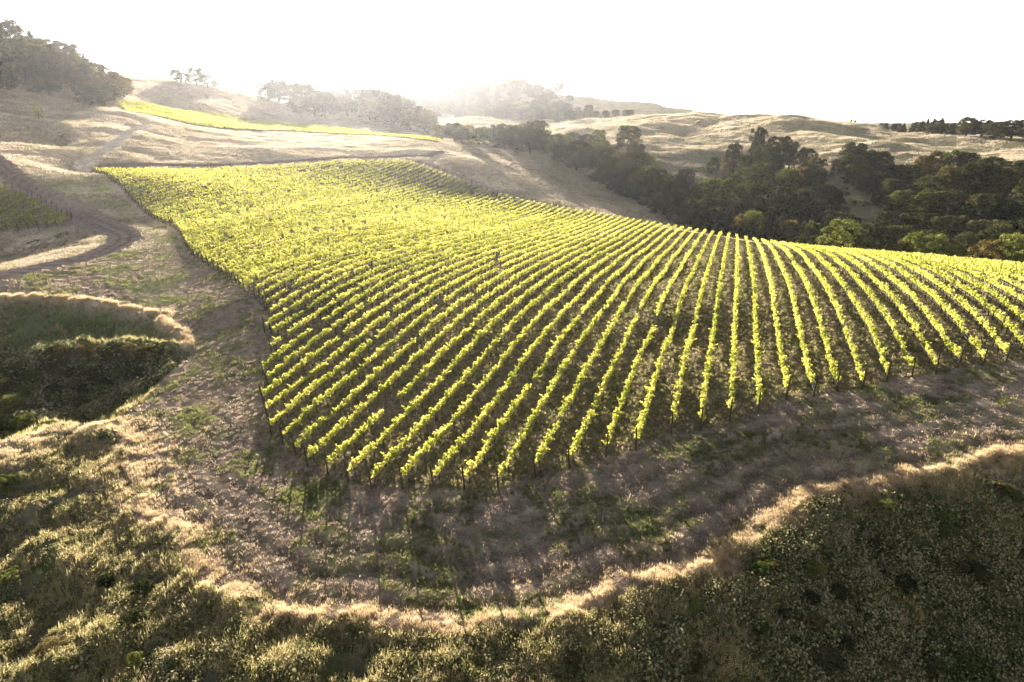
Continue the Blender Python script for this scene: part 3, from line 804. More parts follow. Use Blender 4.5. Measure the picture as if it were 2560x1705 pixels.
oak_v = [[crown_mesh('crown', 40 + i, 32 + 6 * (i % 3), 7000, .038, m, low=.12) for i in range(5)] for m in (M_oak, M_green, M_ochre)]
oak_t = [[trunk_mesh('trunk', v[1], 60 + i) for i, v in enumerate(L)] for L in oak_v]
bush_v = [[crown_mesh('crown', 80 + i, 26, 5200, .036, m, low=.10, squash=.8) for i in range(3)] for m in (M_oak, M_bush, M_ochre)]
bush_t = [[trunk_mesh('trunk', v[1], 90 + i) for i, v in enumerate(L)] for L in bush_v]
fir_v = [conifer_mesh('crown', 110 + i, M_fir, ragged=.2 + .15 * i) for i in range(4)]
tree_log = []
def place_tree(px, top, r, wpx, kind='oak', tone=0, group=None, where='', hmin=4.0, hmax=26.0, sink=0.0):
    """a tree at distance r in the direction of px whose top reaches pixel row top and whose crown is wpx wide"""
    d = ray(px, top); n_ = math.hypot(d[0], d[1]); x, y = d[0] / n_ * r, d[1] / n_ * r
    zg = float(height(x, y)); zt = CAMZ + d[2] / n_ * r
    h = min(max(zt - zg, hmin), hmax)
    depth = r * (d[0] * -math.sin(YAW) + d[1] * math.cos(YAW)) / n_ * math.cos(PITCH) + 0
    w = wpx * max(depth, 1) / F * 1.05
    root = empty({'oak': 'oak_tree', 'bush': 'shrub', 'fir': 'conifer'}[kind], (x, y, zg - sink))
    i = random.randrange(5)
    if kind == 'oak': cm, tm = oak_v[tone][i][0], oak_t[tone][i]
    elif kind == 'bush': i %= 3; cm, tm = bush_v[tone][i][0], bush_t[tone][i]
    else: i %= 4; cm, tm = fir_v[i]
    if kind != 'fir': w *= 1.08 * random.uniform(.9, 1.12); h = max(h, .74 * w) * random.uniform(.92, 1.1)
    w = max(w, h * (.4 if kind == 'fir' else .3))
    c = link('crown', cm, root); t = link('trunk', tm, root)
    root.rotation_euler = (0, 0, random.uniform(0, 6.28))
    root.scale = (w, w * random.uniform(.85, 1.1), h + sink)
    tree_log.append((root, px, top, r, kind, tone, group, where, h, w))
    return root

Z3 = lambda x, y: (560 + x * .13594, 80 + y * .13594)
Z4 = lambda x, y: (704 + x * .13594, 100 + y * .13594)
GR = 'oaks in the ravine'
def T3(x, y, w, r, kind='oak', tone=0, where='in the ravine', group=GR, **k): a, b = Z3(x, y); place_tree(a, b, r, w * .13594, kind, tone, group, where, **k)
def T4(x, y, w, r, kind='oak', tone=0, where='on the right of the ravine', group=GR, **k): a, b = Z4(x, y); place_tree(a, b, r, w * .13594, kind, tone, group, where, **k)
for x, y, w, r, tn in ((510, 315, 170, 455, 0), (570, 440, 165, 425, 0), (290, 350, 120, 480, 1), (100, 370, 130, 470, 1), (200, 400, 160, 450, 0), (330, 430, 120, 440, 1), (370, 500, 150, 420, 1),
                       (250, 480, 170, 420, 1), (60, 460, 120, 430, 2), (140, 545, 210, 385, 0), (10, 590, 150, 380, 0), (245, 560, 120, 390, 1), (320, 640, 200, 370, 0), (450, 590, 170, 380, 2),
                       (570, 675, 240, 360, 0), (650, 620, 170, 385, 1), (930, 640, 190, 370, 0), (750, 740, 180, 345, 1), (790, 820, 160, 330, 1), (890, 850, 120, 320, 1), (1150, 800, 340, 315, 1),
                       (1330, 770, 150, 325, 0), (1450, 740, 210, 330, 0), (1140, 560, 100, 430, 0), (1290, 440, 130, 440, 0), (1470, 350, 150, 455, 0), (1240, 500, 90, 440, 2), (1380, 520, 150, 425, 0),
                       (1620, 400, 200, 450, 0), (1540, 470, 150, 430, 0), (1710, 440, 130, 440, 0), (1830, 500, 170, 430, 0), (1490, 600, 190, 390, 1), (1350, 620, 160, 385, 1), (1270, 690, 200, 360, 0),
                       (1690, 650, 200, 370, 1), (1790, 635, 120, 372, 2), (1900, 640, 220, 370, 0), (1650, 760, 200, 340, 0), (1780, 820, 300, 335, 0), (1960, 760, 250, 345, 0),
                       (2180, 545, 220, 420, 0), (2300, 585, 200, 410, 0), (2060, 590, 130, 415, 2), (1430, 950, 230, 268, 1), (1340, 990, 110, 262, 2), (1680, 985, 250, 268, 2), (1850, 1040, 150, 262, 1),
                       (350, 760, 260, 335, 0), (500, 790, 260, 325, 0), (650, 830, 250, 315, 0), (830, 930, 220, 290, 0), (430, 870, 220, 310, 0), (600, 930, 250, 295, 0), (1010, 900, 180, 290, 1),
                       (1180, 960, 280, 280, 0), (960, 1010, 220, 272, 0), (760, 1010, 200, 275, 0), (1080, 1030, 240, 266, 0), (1300, 1040, 220, 262, 0), (1560, 1040, 220, 258, 0), (1560, 880, 240, 300, 0), (1400, 860, 220, 305, 0),
                       (1900, 560, 160, 400, 0), (1600, 540, 170, 400, 0), (1480, 470, 150, 420, 0), (220, 650, 200, 360, 0), (120, 700, 150, 350, 0)):
    T3(x, y, w, r, 'oak', tn)
for x, y, w, r, tn in ((1140, 400, 190, 425, 0), (1300, 425, 180, 410, 0), (1430, 480, 160, 395, 0), (1540, 470, 170, 390, 1), (1640, 400, 150, 405, 2), (1730, 375, 170, 410, 2), (1870, 370, 210, 405, 1), (1960, 385, 160, 400, 0),
                       (2150, 400, 190, 390, 1), (2070, 430, 170, 385, 0), (2280, 450, 200, 380, 0), (1820, 480, 220, 360, 2), (1700, 530, 240, 355, 0), (2020, 500, 300, 355, 0), (2250, 540, 260, 350, 0), (1470, 630, 220, 335, 1), (1680, 640, 240, 325, 1),
                       (1850, 640, 280, 325, 0), (2080, 680, 280, 315, 0), (2300, 720, 300, 310, 0), (1580, 800, 300, 295, 0), (1830, 820, 300, 290, 0), (2080, 850, 300, 285, 0), (2300, 880, 300, 275, 0), (1360, 800, 240, 300, 0), (1250, 560, 200, 375, 0), (1120, 500, 190, 385, 0),
                       (950, 620, 240, 345, 0), (860, 700, 260, 325, 0), (1000, 800, 240, 300, 0), (1450, 880, 260, 270, 0), (1700, 920, 300, 262, 0), (2000, 930, 300, 255, 0), (2200, 900, 280, 262, 0), (1250, 900, 240, 270, 0),
                       (1400, 560, 180, 360, 0), (2400, 430, 200, 385, 0), (2450, 620, 300, 330, 0), (2500, 860, 320, 270, 0)):
    T4(x, y, w, r, 'oak', tn)
for x, y, w, r, tn in ((1040, 915, 330, 226, 1), (1190, 960, 190, 224, 0), (760, 965, 230, 236, 0), (1340, 1040, 170, 222, 0), (1560, 975, 230, 218, 1), (1710, 985, 260, 216, 1), (1480, 1020, 200, 215, 2), (1860, 1030, 220, 212, 1), (2120, 990, 280, 204, 2), (2290, 960, 330, 206, 1), (2340, 1105, 170, 198, 1), (2560, 1020, 330, 200, 1), (900, 1020, 150, 230, 2)):
    a, b = Z4(x, y); place_tree(a, b, r, w * .13594, 'bush', tn, 'shrubs along the back edge of the vines', 'just behind the far vines', hmin=3)
# middle group on the knoll and the line that runs down to the road end
MG = 'trees of the middle grove'
for dx, dy, w, r, tn in ((640, 238, 60, 480, 0), (665, 225, 60, 490, 0), (690, 198, 75, 500, 0), (722, 205, 60, 505, 0), (700, 235, 80, 470, 0), (765, 215, 55, 520, 0), (780, 232, 60, 500, 0), (745, 245, 60, 480, 0),
                         (815, 216, 70, 510, 0), (845, 212, 75, 515, 0), (880, 222, 70, 500, 2), (860, 240, 80, 480, 0), (905, 238, 70, 490, 0), (930, 250, 70, 480, 0), (800, 255, 70, 465, 0), (620, 262, 50, 470, 0),
                         (900, 262, 70, 450, 0), (955, 265, 60, 465, 0), (980, 280, 50, 450, 2), (940, 282, 60, 430, 2), (985, 290, 50, 420, 2), (850, 268, 70, 450, 0), (750, 265, 60, 450, 0), (690, 268, 60, 452, 0),
                         (1015, 292, 40, 430, 2), (1045, 290, 50, 410, 0), (1075, 288, 50, 420, 2), (1110, 290, 50, 430, 0), (1060, 300, 50, 385, 0), (1140, 292, 45, 440, 1), (1150, 305, 60, 410, 0), (1100, 302, 50, 400, 1),
                         (1180, 300, 50, 430, 0), (1210, 296, 60, 440, 2), (1230, 310, 70, 415, 0), (1260, 318, 60, 405, 0), (1190, 318, 60, 400, 0), (1160, 330, 60, 385, 0), (1220, 340, 70, 380, 0), (1280, 335, 60, 395, 1)):
    a, b = D(dx, dy); r = r * (1.4 if dx < 900 else 1.28 if dx < 1000 else 1.0); place_tree(a, b, r, w / 2.2988, 'oak', tn, MG if dx < 1000 else GR, 'in the middle grove' if dx < 1000 else 'beyond the road end', hmax=34)
LG = 'trees on the left hilltop'
for dx, dy, w, r, kd, tn in ((65, 70, 60, 470, 'fir', 0), (95, 92, 40, 480, 'fir', 0), (168, 100, 28, 480, 'fir', 0), (190, 125, 25, 490, 'fir', 0), (125, 118, 35, 480, 'fir', 0), (15, 100, 90, 460, 'oak', 0), (-30, 95, 90, 450, 'oak', 0),
                             (70, 128, 80, 440, 'oak', 0), (115, 125, 70, 460, 'oak', 0), (150, 112, 80, 470, 'oak', 2), (180, 135, 70, 465, 'oak', 2), (30, 140, 90, 420, 'oak', 0), (100, 160, 90, 410, 'oak', 0), (150, 165, 80, 415, 'oak', 0),
                             (215, 150, 70, 460, 'oak', 2), (250, 158, 70, 455, 'oak', 2), (275, 170, 50, 460, 'oak', 2), (200, 175, 70, 420, 'oak', 2), (165, 185, 80, 395, 'oak', 0), (230, 190, 60, 415, 'oak', 0), (60, 170, 90, 395, 'oak', 0),
                             (5, 140, 60, 385, 'oak', 2), (-20, 180, 90, 380, 'oak', 0), (110, 190, 80, 385, 'oak', 0), (200, 205, 60, 385, 'oak', 0)):
    a, b = D(dx, dy); place_tree(a, b, far_r(a, r), w / 2.2988, kd, tn, LG, 'on the hilltop at the upper left', hmax=36)
for dx, dy, w, r in ((405, 180, 30, 640), (425, 184, 30, 640), (450, 180, 45, 645), (475, 183, 40, 645), (495, 190, 20, 650)):
    a, b = D(dx, dy); place_tree(a, b, r, w / 2.2988, 'oak', 0, 'small trees on the left ridge line', 'on the left ridge line', hmin=3)
# far hazy hill
FH = 'trees on the far hazy hill'
gg = np.random.default_rng(5)
far = [(1000, 186, 22, 1500), (1020, 188, 26, 1500), (1040, 190, 20, 1500), (1130, 196, 14, 1480), (1222, 198, 16, 1440), (1240, 208, 26, 1420), (1195, 207, 26, 1430), (1165, 203, 22, 1450)]
for i in range(62):
    dx = gg.uniform(880, 1310); r = gg.uniform(930, 1420); far.append((dx, None, gg.uniform(16, 40), r))
for i in range(14): far.append((gg.uniform(1280, 1460), None, gg.uniform(14, 30), gg.uniform(800, 1000)))
for dx, dy, w, r in far:
    if dy is None:
        a = dx / 2.2988; d = ray(a, 120); n_ = math.hypot(d[0], d[1]); zg = float(height(d[0] / n_ * r, d[1] / n_ * r)) - CAMZ
        hh = gg.uniform(8, 15); el = math.atan((zg + hh) / r)
        dz = math.tan(el); b = 341 - F * math.tan(el + PITCH)   # near the frame centre line this is exact enough
        place_tree(a, b, r, w / 2.2988, 'oak', 0, FH, 'on the hazy hill in the distance', hmax=hh)
    else:
        a, b = D(dx, dy); place_tree(a, b, r, w / 2.2988, 'oak', 0, FH, 'on the skyline of the hazy hill', hmin=6)
# skyline trees on the right
SR = 'trees along the right skyline'
for dx, dy, w, r, kd in ((1895, 286, 10, 720, 'fir'), (1905, 283, 8, 720, 'fir'), (1915, 288, 8, 720, 'fir'), (1965, 286, 13, 700, 'fir'), (1955, 292, 10, 700, 'fir'), (1990, 292, 14, 720, 'fir'), (2004, 291, 14, 720, 'fir'), (2020, 288, 16, 730, 'fir'), (2040, 284, 18, 730, 'fir'),
                         (2060, 284, 20, 740, 'fir'), (2080, 283, 22, 740, 'fir'), (2100, 284, 22, 730, 'fir'), (2122, 277, 26, 740, 'fir'), (2135, 272, 22, 740, 'fir'), (2150, 271, 26, 735, 'fir'), (2168, 270, 26, 730, 'fir'), (2158, 282, 34, 720, 'oak'),
                         (2195, 285, 24, 730, 'fir'), (2215, 291, 26, 735, 'oak'), (2245, 285, 28, 735, 'oak'), (2258, 292, 26, 735, 'oak'), (2292, 278, 26, 720, 'fir'), (2325, 290, 30, 700, 'oak'), (2345, 302, 30, 690, 'oak'), (2310, 298, 30, 700, 'oak'),
                         (2110, 308, 40, 650, 'oak'), (2145, 310, 40, 640, 'oak'), (2180, 314, 44, 630, 'oak'), (2220, 316, 44, 620, 'oak'), (2255, 320, 44, 610, 'oak'), (2060, 300, 30, 680, 'oak'), (2030, 300, 26, 690, 'oak'),
                         (2285, 312, 50, 600, 'oak'), (2325, 316, 50, 590, 'oak'), (2360, 300, 50, 640, 'fir'), (2380, 320, 60, 580, 'oak'), (2420, 290, 50, 650, 'fir')):
    a, b = D(dx, dy); place_tree(a, b, r, w / 2.2988, kd, 0, SR, 'along the right-hand skyline', hmin=4)
# two low bushes beside the road and one by the left slope
for dx, dy, w, r in ((1137, 431, 17, 262), (1182, 443, 15, 256)):
    a, b = D(dx, dy); place_tree(a, b, r, w / 2.2988, 'bush', 0, 'low bushes beside the road', 'beside the back road', hmin=1.5, hmax=2.6)
a, b = D(82, 236); place_tree(a, b, 352, 7, 'bush', 1, None, 'alone on the bare upper-left slope', hmin=2)
gb = np.random.default_rng(41)
for dx, dy, tn in ((150, 842, 2), (185, 835, 2), (222, 832, 2), (262, 836, 0), (300, 838, 2), (338, 836, 2), (372, 838, 0), (120, 868, 0), (170, 872, 0), (225, 872, 0), (280, 870, 1), (330, 868, 0), (40, 862, 0), (80, 880, 1),
                   (20, 905, 0), (70, 920, 1), (125, 915, 0), (180, 910, 0), (240, 905, 0), (30, 945, 1), (85, 955, 2), (140, 950, 0), (10, 980, 1), (60, 985, 1), (190, 940, 0), (-30, 890, 0), (-40, 940, 0), (-30, 850, 0)):
    x, y = hit(*D(dx, dy)); r = math.hypot(x, y); h = gb.uniform(1.5, 2.3) + (.9 if dy < 850 else 0); w = gb.uniform(2.2, 3.6); zg = float(height(x, y))
    a = dx / 2.2988
    root = empty('bramble_bush', (x, y, zg - .2)); i = int(gb.integers(0, 3))
    link('crown', bush_v[tn][i][0], root); link('trunk', bush_t[tn][i], root)
    root.rotation_euler = (0, 0, gb.uniform(0, 6.28)); root.scale = (w, w * gb.uniform(.8, 1.1), h)
    tree_log.append((root, a, dy, r, 'bramble', tn, 'brambles in the hollow', 'in the left hollow', h, w))
gb = np.random.default_rng(57); nb = 0
for _ in range(400):
    if nb >= 46: break
    a, dy = gb.uniform(0, 1020), gb.uniform(440, 678)
    x, y = hit(a, dy); B = float(bankdist(np.array([x]), np.array([y]))[0]); ws_ = min(max((float(uv(np.array(x), np.array(y))[0]) - R(9)) / R(8), 0), 1)
    if B < 1.6 or gb.random() > .35 + .65 * ws_: continue
    nb += 1; r = math.hypot(x, y); h = gb.uniform(.55, 1.15); w = h * gb.uniform(1.3, 2.1); zg = float(height(x, y))
    root = empty('scrub_bush', (x, y, zg - .1)); i = int(gb.integers(0, 3)); tn = int(gb.choice([0, 1, 1, 2]))
    link('crown', bush_v[tn][i][0], root); link('trunk', bush_t[tn][i], root)
    root.rotation_euler = (0, 0, gb.uniform(0, 6.28)); root.scale = (w, w * gb.uniform(.8, 1.1), h)
    tree_log.append((root, a, dy, r, 'scrub', tn, 'bushes on the bank', 'on the near bank', h, w))
kinds = {'scrub': 'low scrub bush', 'bramble': 'bramble bush', 'oak': 'rounded oak', 'bush': 'spreading shrub', 'fir': 'pointed conifer'}
tones = {0: 'dark green', 1: 'mid-green', 2: 'ochre-green'}
by = {}
for t in tree_log: by.setdefault((t[6], t[4], t[5], t[7]), []).append(t)
for key, L in by.items():
    L.sort(key=lambda t: t[1])
    for i, (root, px, top, r, kind, tone, group, where, h, w) in enumerate(L):
        shape = 'tall' if h > 1.25 * w else 'broad'
        pos = f', {ordinal(i + 1)} from the left' if len(L) > 1 else ''
        tag(root, f'{shape} {tones[tone]} {kinds[kind]} {where}{pos}', {'oak': 'tree', 'bush': 'shrub', 'fir': 'conifer', 'bramble': 'bush', 'scrub': 'bush'}[kind], group)
print('trees', len(tree_log))

# ------------------------------------------------------------------ grass, weeds and brambles (nobody could count them)
def blades(seed, n_, h, spread, wdt, curve=.3):
    g = np.random.default_rng(seed); V = []; Fc = []
    for i in range(n_):
        a = g.uniform(0, 2 * np.pi); b0 = g.normal(0, spread * .35, 2); hh = h * g.uniform(.6, 1.1); ln = g.uniform(.1, curve + .2) * hh
        sx, sy = -math.sin(a) * wdt, math.cos(a) * wdt
        tip = (b0[0] + math.cos(a) * ln, b0[1] + math.sin(a) * ln, hh)
        k = len(V); V += [(b0[0] - sx, b0[1] - sy, -.03), (b0[0] + sx, b0[1] + sy, -.03), tip]; Fc.append((k, k + 1, k + 2))
    return np.array(V), np.array(Fc)
def weed(seed, n_, h, w, size):
    g = np.random.default_rng(seed)
    d = g.normal(size=(n_, 3)); d /= np.linalg.norm(d, axis=1, keepdims=True); d[:, 2] = np.abs(d[:, 2])
    p = d * [w, w, h] * g.uniform(.5, 1, n_)[:, None]
    return leaf_quads(p, np.full(n_, size), up=.4, seed=seed)
def scatter(name, label, x, y, scale, mats_meshes, seed):
    """one object that places copies of a few clumps on the ground"""
    g = np.random.default_rng(seed)
    lib = bpy.data.collections.new(name + '_clumps')
    for i, me in enumerate(mats_meshes):
        o = bpy.data.objects.new(name + '_clump', me); lib.objects.link(o)
    z = height(x, y); n_ = len(x)
    me = bpy.data.meshes.new(name); me.vertices.add(n_); me.vertices.foreach_set('co', np.stack([x, y, z], 1).astype(np.float32).ravel())
    a = me.attributes.new('sc', 'FLOAT', 'POINT'); a.data.foreach_set('value', scale.astype(np.float32))
    a = me.attributes.new('rot', 'FLOAT_VECTOR', 'POINT')
    rr = np.stack([g.normal(0, .15, n_), g.normal(0, .15, n_), g.uniform(0, 6.28, n_)], 1); a.data.foreach_set('vector', rr.astype(np.float32).ravel())
    a = me.attributes.new('pick', 'INT', 'POINT'); a.data.foreach_set('value', g.integers(0, len(mats_meshes), n_).astype(np.int32))
    o = link(name, me); tag(o, label, None, None, 'stuff')
    ng = bpy.data.node_groups.new(name, 'GeometryNodeTree')
    ng.interface.new_socket('Geometry', in_out='INPUT', socket_type='NodeSocketGeometry'); ng.interface.new_socket('Geometry', in_out='OUTPUT', socket_type='NodeSocketGeometry')
    gi_ = ng.nodes.new('NodeGroupInput'); go = ng.nodes.new('NodeGroupOutput'); ip = ng.nodes.new('GeometryNodeInstanceOnPoints')
    ci = ng.nodes.new('GeometryNodeCollectionInfo'); ci.inputs['Collection'].default_value = lib; ci.inputs['Separate Children'].default_value = True; ci.inputs['Reset Children'].default_value = True
    def na_(nm, ty):
        q_ = ng.nodes.new('GeometryNodeInputNamedAttribute'); q_.data_type = ty; q_.inputs['Name'].default_value = nm; return q_.outputs['Attribute']
    ng.links.new(gi_.outputs[0], ip.inputs['Points']); ng.links.new(ci.outputs[0], ip.inputs['Instance']); ip.inputs['Pick Instance'].default_value = True
    ng.links.new(na_('pick', 'INT'), ip.inputs['Instance Index']); ng.links.new(na_('rot', 'FLOAT_VECTOR'), ip.inputs['Rotation']); ng.links.new(na_('sc', 'FLOAT'), ip.inputs['Scale'])
    ng.links.new(ip.outputs[0], go.inputs[0])
    md = o.modifiers.new('scatter', 'NODES'); md.node_group = ng
    return o

M_dry = leaf_mat('dry_blades', [(0.0, (.12, .09, .06)), (0.5, (.29, .22, .155)), (1.0, (.54, .43, .32))], trans=.4, rnd=.6, patch=.5)
M_tan = leaf_mat('tan_blades', [(0.0, (.36, .26, .13)), (0.5, (.62, .47, .27)), (1.0, (.80, .66, .43))], trans=.45, patch=.5)
M_hill = leaf_mat('hill_blades', [(0.0, (.15, .155, .075)), (0.35, (.28, .25, .15)), (0.65, (.40, .33, .23)), (1.0, (.56, .47, .35))], trans=.5, rnd=.6, patch=.03)
M_grs = leaf_mat('green_blades', [(0.0, (.05, .07, .02)), (0.5, (.13, .15, .045)), (1.0, (.28, .27, .10))], trans=.45, rnd=.6, patch=.5)
M_brm = leaf_mat('bramble_leaf', [(0.0, (.014, .022, .008)), (0.5, (.065, .09, .03)), (0.85, (.17, .18, .07)), (1.0, (.38, .32, .18))], trans=.3, isv=.85, patch=.22)
M_weed = leaf_mat('weed_leaf', [(0.0, (.05, .055, .02)), (0.32, (.14, .145, .05)), (0.62, (.31, .285, .11)), (1.0, (.58, .47, .24))], trans=.5, isv=.85, patch=.6)
def lib(fn, mat, n_=3, **k):
    out = []
    for i in range(n_):
        V, Q = fn(seed=300 + i * 7 + len(bpy.data.meshes), **k); out.append(mesh_np('clump', V, Q, mat))
    return out
dry_short = lib(blades, M_dry, n_=14, h=.16, spread=.5, wdt=.014) if False else [mesh_np('clump', *blades(300 + i, 18, .09, .24, .022, 1.5), M_dry) for i in range(4)]
dry_far = [mesh_np('clump', *blades(330 + i, 14, .13, .5, .02, 1.2), M_hill) for i in range(4)]
dry_tall = [mesh_np('clump', *blades(320 + i, 16, .55, .5, .02, .35), M_tan) for i in range(4)]
grn_short = [mesh_np('clump', *blades(340 + i, 20, .15, .26, .02, .7), M_grs) for i in range(3)]
grn_tall = [mesh_np('clump', *blades(350 + i, 16, .62, .35, .03, .35), M_weed) for i in range(3)]
stalks = [mesh_np('clump', *blades(355 + i, 9, .7, .35, .02, .15), M_tan) for i in range(3)]
weeds = [mesh_np('clump', *weed(360 + i, 34, .46, .30, .12), M_weed) for i in range(4)]
brams = [mesh_np('clump', *weed(370 + i, 46, .65, .55, .15), M_brm) for i in range(4)]

def sample(n_, r0, r1, a0=-40, a1=40, seed=0, pw=1.0):
    g = np.random.default_rng(seed)
    az = np.radians(g.uniform(a0, a1, n_)) - YAW; r = np.exp(g.uniform(math.log(r0), math.log(r1), n_))
    return np.sin(az) * r, np.cos(az) * r, r
# headland: short dry grass with green patches
x, y, r = sample(170000, 24, 190, -42, 40, 11)
B = bankdist(x, y); Gd = gdist(x, y); inb = inside(x, y, block_poly); tk = np.min([seg_dist(x, y, L) - w for L, w in tracks], axis=0)
u = np.random.default_rng(1).random(len(x)); nz = fbm(x, y, 14, 21, 3)
head = (B < .5) & (Gd < .3) & (tk > -.3) & ~inside(x, y, small_poly)
m = head & ((~inb & (u < .3) & (nz < .55)) | (inb & (u < .16)))
scatter('dry_grass', 'short flattened dry grass on the headland around the vines', x[m], y[m], .6 + r[m] / 70, dry_short, 1)
m = head & ((~inb & (nz > .1) & (u > .7)) | (~inb & (nz > .5) & (u > .5)) | (inb & (u > .4) & (u < .55)))
scatter('green_grass', 'short green grass and weeds on the headland and between the vine rows', x[m], y[m], .6 + r[m] / 80, grn_short, 2)
m = head & inb & (u > .8) & (r < 150)
scatter('weeds', 'low leafy weeds between the vine rows', x[m], y[m], (.35 + r[m] / 220), weeds, 3)
# hills: coarser clumps of dry grass, getting larger and sparser with distance
x, y, r = sample(230000, 150, 900, -42, 42, 13)
tk = np.min([seg_dist(x, y, L) - w for L, w in tracks], axis=0)
m = (tk > 0) & (fbm(x, y, 30, 14, 4) > -.25) & ~inside(x, y, block_poly) & ~inside(x, y, small_poly) & ~inside(x, y, upper_poly)
scatter('hill_grass', 'dry grass on the hillsides around the vineyard', x[m], y[m], .7 + r[m] / 115, dry_far, 12)
# crest of the terrace and rim of the gully: tall pale grass
def along(L, n_, sd, seed, closed=False):
    g = np.random.default_rng(seed); p = np.array(L); d_ = np.r_[0, np.cumsum(np.hypot(*np.diff(p, axis=0).T))]
    t = g.uniform(0, d_[-1], n_); return np.interp(t, d_, p[:, 0]) + g.normal(0, sd, n_), np.interp(t, d_, p[:, 1]) + g.normal(0, sd, n_)
x1, y1 = along(crest, 20000, .45, 31); x2, y2 = along(rim, 6000, .5, 32); x3, y3 = along(crest, 7000, 1.7, 33); x4, y4 = along(edge_l[:int(len(edge_l) * .27)], 7000, 1.8, 34)
x = np.r_[x1, x2, x3, x4]; y = np.r_[y1, y2, y3, y4]; r = np.hypot(x, y); keep = (r < 150) & (fbm(x, y, 3.5, 61, 3) > -.2)
scatter('tall_dry_grass', 'tall pale dry grass along the terrace crest and the rim of the hollow', x[keep], y[keep], np.random.default_rng(3).uniform(.2, .62, keep.sum()) * (.7 + r[keep] / 150), dry_tall, 4)
# bank in front
x, y, r = sample(240000, 11, 120, -50, 62, 41)
B = bankdist(x, y); ws = np.clip((uv(x, y)[0] - R(9)) / R(8), 0, 1)
u = np.random.default_rng(2).random(len(x)); nz = fbm(x, y, 6, 22, 3); nz2 = fbm(x, y, 15, 23, 3)
on = B > .4
pd = np.clip(ws * .95 - .9 * np.exp(-B / 4.5) + .5 * nz2, .04, .95)
m = on & (u < pd * .62) & (B > .8) & (nz2 > -.6)
scatter('bramble_scrub', 'dark leafy scrub covering the bank below the terrace', x[m], y[m], np.random.default_rng(4).uniform(.5, 1.1, m.sum()), brams, 5)
m = on & (u > .62 * pd) & (u < .90) & (nz > -.6 * ws - .5 + .5 * ws)
scatter('tall_weeds', 'tall straw and green weeds on the bank below the terrace', x[m], y[m], np.random.default_rng(5).uniform(.4, 1.0, m.sum()) * (1 - .15 * ws[m]), weeds + weeds + grn_tall, 6)
m = on & (u > .90) & (pd < .75)
scatter('bank_grass', 'dry straw-coloured grass on the left part of the bank', x[m], y[m], np.random.default_rng(6).uniform(.4, .9, m.sum()), dry_tall + dry_short, 7)
# gully
x, y, r = sample(90000, 40, 130, -60, -10, 51)
Gd = gdist(x, y); u = np.random.default_rng(7).random(len(x))
wall = (np.array([hit(*D(0, 780))]))[0]
nz = fbm(x, y, 9, 24, 2)
inner = inside(x, y, bramble_poly)
m = inner & (u < .95)
scatter('brambles', 'dense dark brambles filling the hollow on the left', x[m], y[m], np.random.default_rng(8).uniform(.6, 2.0, m.sum()) ** 1.2, brams, 8)
m = (Gd > .8) & ~inner & (u < .8)
scatter('hollow_grass', 'tall green and straw grass on the inner slopes of the hollow', x[m], y[m], np.random.default_rng(9).uniform(.5, 1.1, m.sum()), grn_tall + grn_short, 9)

# undergrowth under the oaks and the hazy wood
x, y, r = sample(26000, 215, 460, -12, 42, 71)
ug = [at_r(a, b, q_)[:2] for a, b, q_ in ((560, 150, 410), (575, 172, 345), (630, 204, 292), (700, 232, 255), (790, 250, 240), (880, 262, 225), (1100, 280, 205), (1300, 300, 200), (1300, 170, 395), (1024, 168, 395), (900, 164, 430), (780, 158, 440), (700, 170, 395), (640, 160, 420))]
nz = fbm(x, y, 45, 72, 3)
m = inside(x, y, ug) & (nz > .1)
und = [oak_v[t][i][0] for t, i in ((0, 0), (0, 2), (1, 1), (0, 4))]
scatter('undergrowth', 'dark scrub between the oaks of the ravine', x[m][:5000], y[m][:5000], np.random.default_rng(73).uniform(1.2, 2.6, m.sum())[:5000], und, 74)
x, y, r = sample(5200, 900, 1480, -12, 12, 75)
fh = [at_r(a, 110, q_)[:2] for a, q_ in ((385, 900), (560, 880), (575, 1000), (560, 1200), (545, 1430), (440, 1490), (385, 1480))]
m = inside(x, y, fh) & (fbm(x, y, 260, 76, 3) > -.18)
scatter('woodland', 'hazy wood covering the far hill', x[m], y[m], np.random.default_rng(77).uniform(8, 15, m.sum()), und, 78)

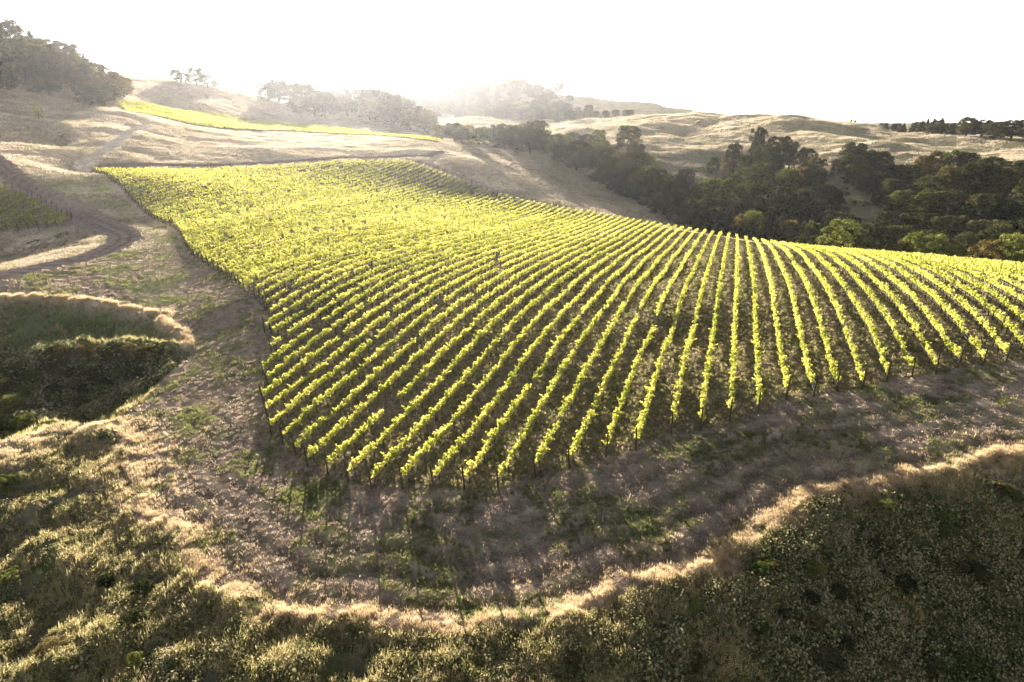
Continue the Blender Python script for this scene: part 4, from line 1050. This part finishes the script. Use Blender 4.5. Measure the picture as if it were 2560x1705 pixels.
# ------------------------------------------------------------------ two houses among the skyline trees
M_roof = simple_mat('grey_blue_roof', (.22, .25, .34), rough=.6, var=.05)
M_wall = simple_mat('pale_wall', (.5, .46, .42), var=.05)
M_glass = simple_mat('dark_window', (.05, .06, .07), rough=.2, var=.02)
def box(c, s):
    c = np.array(c); s = np.array(s) / 2
    V = np.array([[i, j, k] for i in (-1, 1) for j in (-1, 1) for k in (-1, 1)]) * s + c
    return V, [[0, 1, 3, 2], [4, 6, 7, 5], [0, 4, 5, 1], [2, 3, 7, 6], [0, 2, 6, 4], [1, 5, 7, 3]]
for i, (dx, dy, r, w, lb) in enumerate(((2177, 316, 700, 15, 'low house with grey-blue roof among the skyline trees, the left one'), (2243, 320, 690, 22, 'wider low house with grey-blue roof among the skyline trees, the right one'))):
    a, b = D(dx, dy); d = ray(a, b); n_ = math.hypot(d[0], d[1]); x, y = d[0] / n_ * r, d[1] / n_ * r; zg = float(height(x, y)); zt = CAMZ + d[2] / n_ * r + 4
    h = max(4.5, zt - zg)
    root = empty('house', (x, y, zg)); root.rotation_euler = (0, 0, math.atan2(-x, y)); tag(root, lb, 'house', 'houses on the right skyline')
    link('wall', mesh_mixed('wall', *box((0, 0, h / 2 - 1.8), (w, 9, h - 2.4)), M_wall), root)
    V = np.array([[-w / 2 - .6, -5.2, h - 3], [w / 2 + .6, -5.2, h - 3], [w / 2 + .6, 5.2, h - 3], [-w / 2 - .6, 5.2, h - 3], [-w / 2 + 1.5, 0, h], [w / 2 - 1.5, 0, h]])
    link('roof', mesh_mixed('roof', V, [[0, 1, 5, 4], [2, 3, 4, 5], [0, 4, 3, 3], [1, 2, 5, 5], [0, 3, 2, 1]], M_roof), root)
    for wx in np.arange(-w / 2 + 2.5, w / 2 - 1, 4.0): link('window', mesh_mixed('window', *box((wx, -4.53, h - 4.6), (1.6, .12, 1.3)), M_glass), root)

# ------------------------------------------------------------------ haze in the air
HZ = True
if HZ:
    zmin = float(VT[:, 2].min()) - 1; zmax = max(float((VT[:, 2]).max()), CAMZ + 70) + 14
    V, Q = box((0, 0, (zmin + zmax) / 2), (6500, 6500, zmax - zmin))
    mh, nt, out = new_mat('haze_air'); pv = nt.nodes.new('ShaderNodeVolumePrincipled')
    pv.inputs['Color'].default_value = (1.0, .99, .98, 1); pv.inputs['Density'].default_value = 0.00003; pv.inputs['Anisotropy'].default_value = 0.72
    nt.links.new(pv.outputs[0], out.inputs['Volume'])
    o = link('haze', mesh_mixed('haze', V, Q, mh)); tag(o, 'thin bright haze in the air over the valley', None, None, 'stuff')
print('scene done')
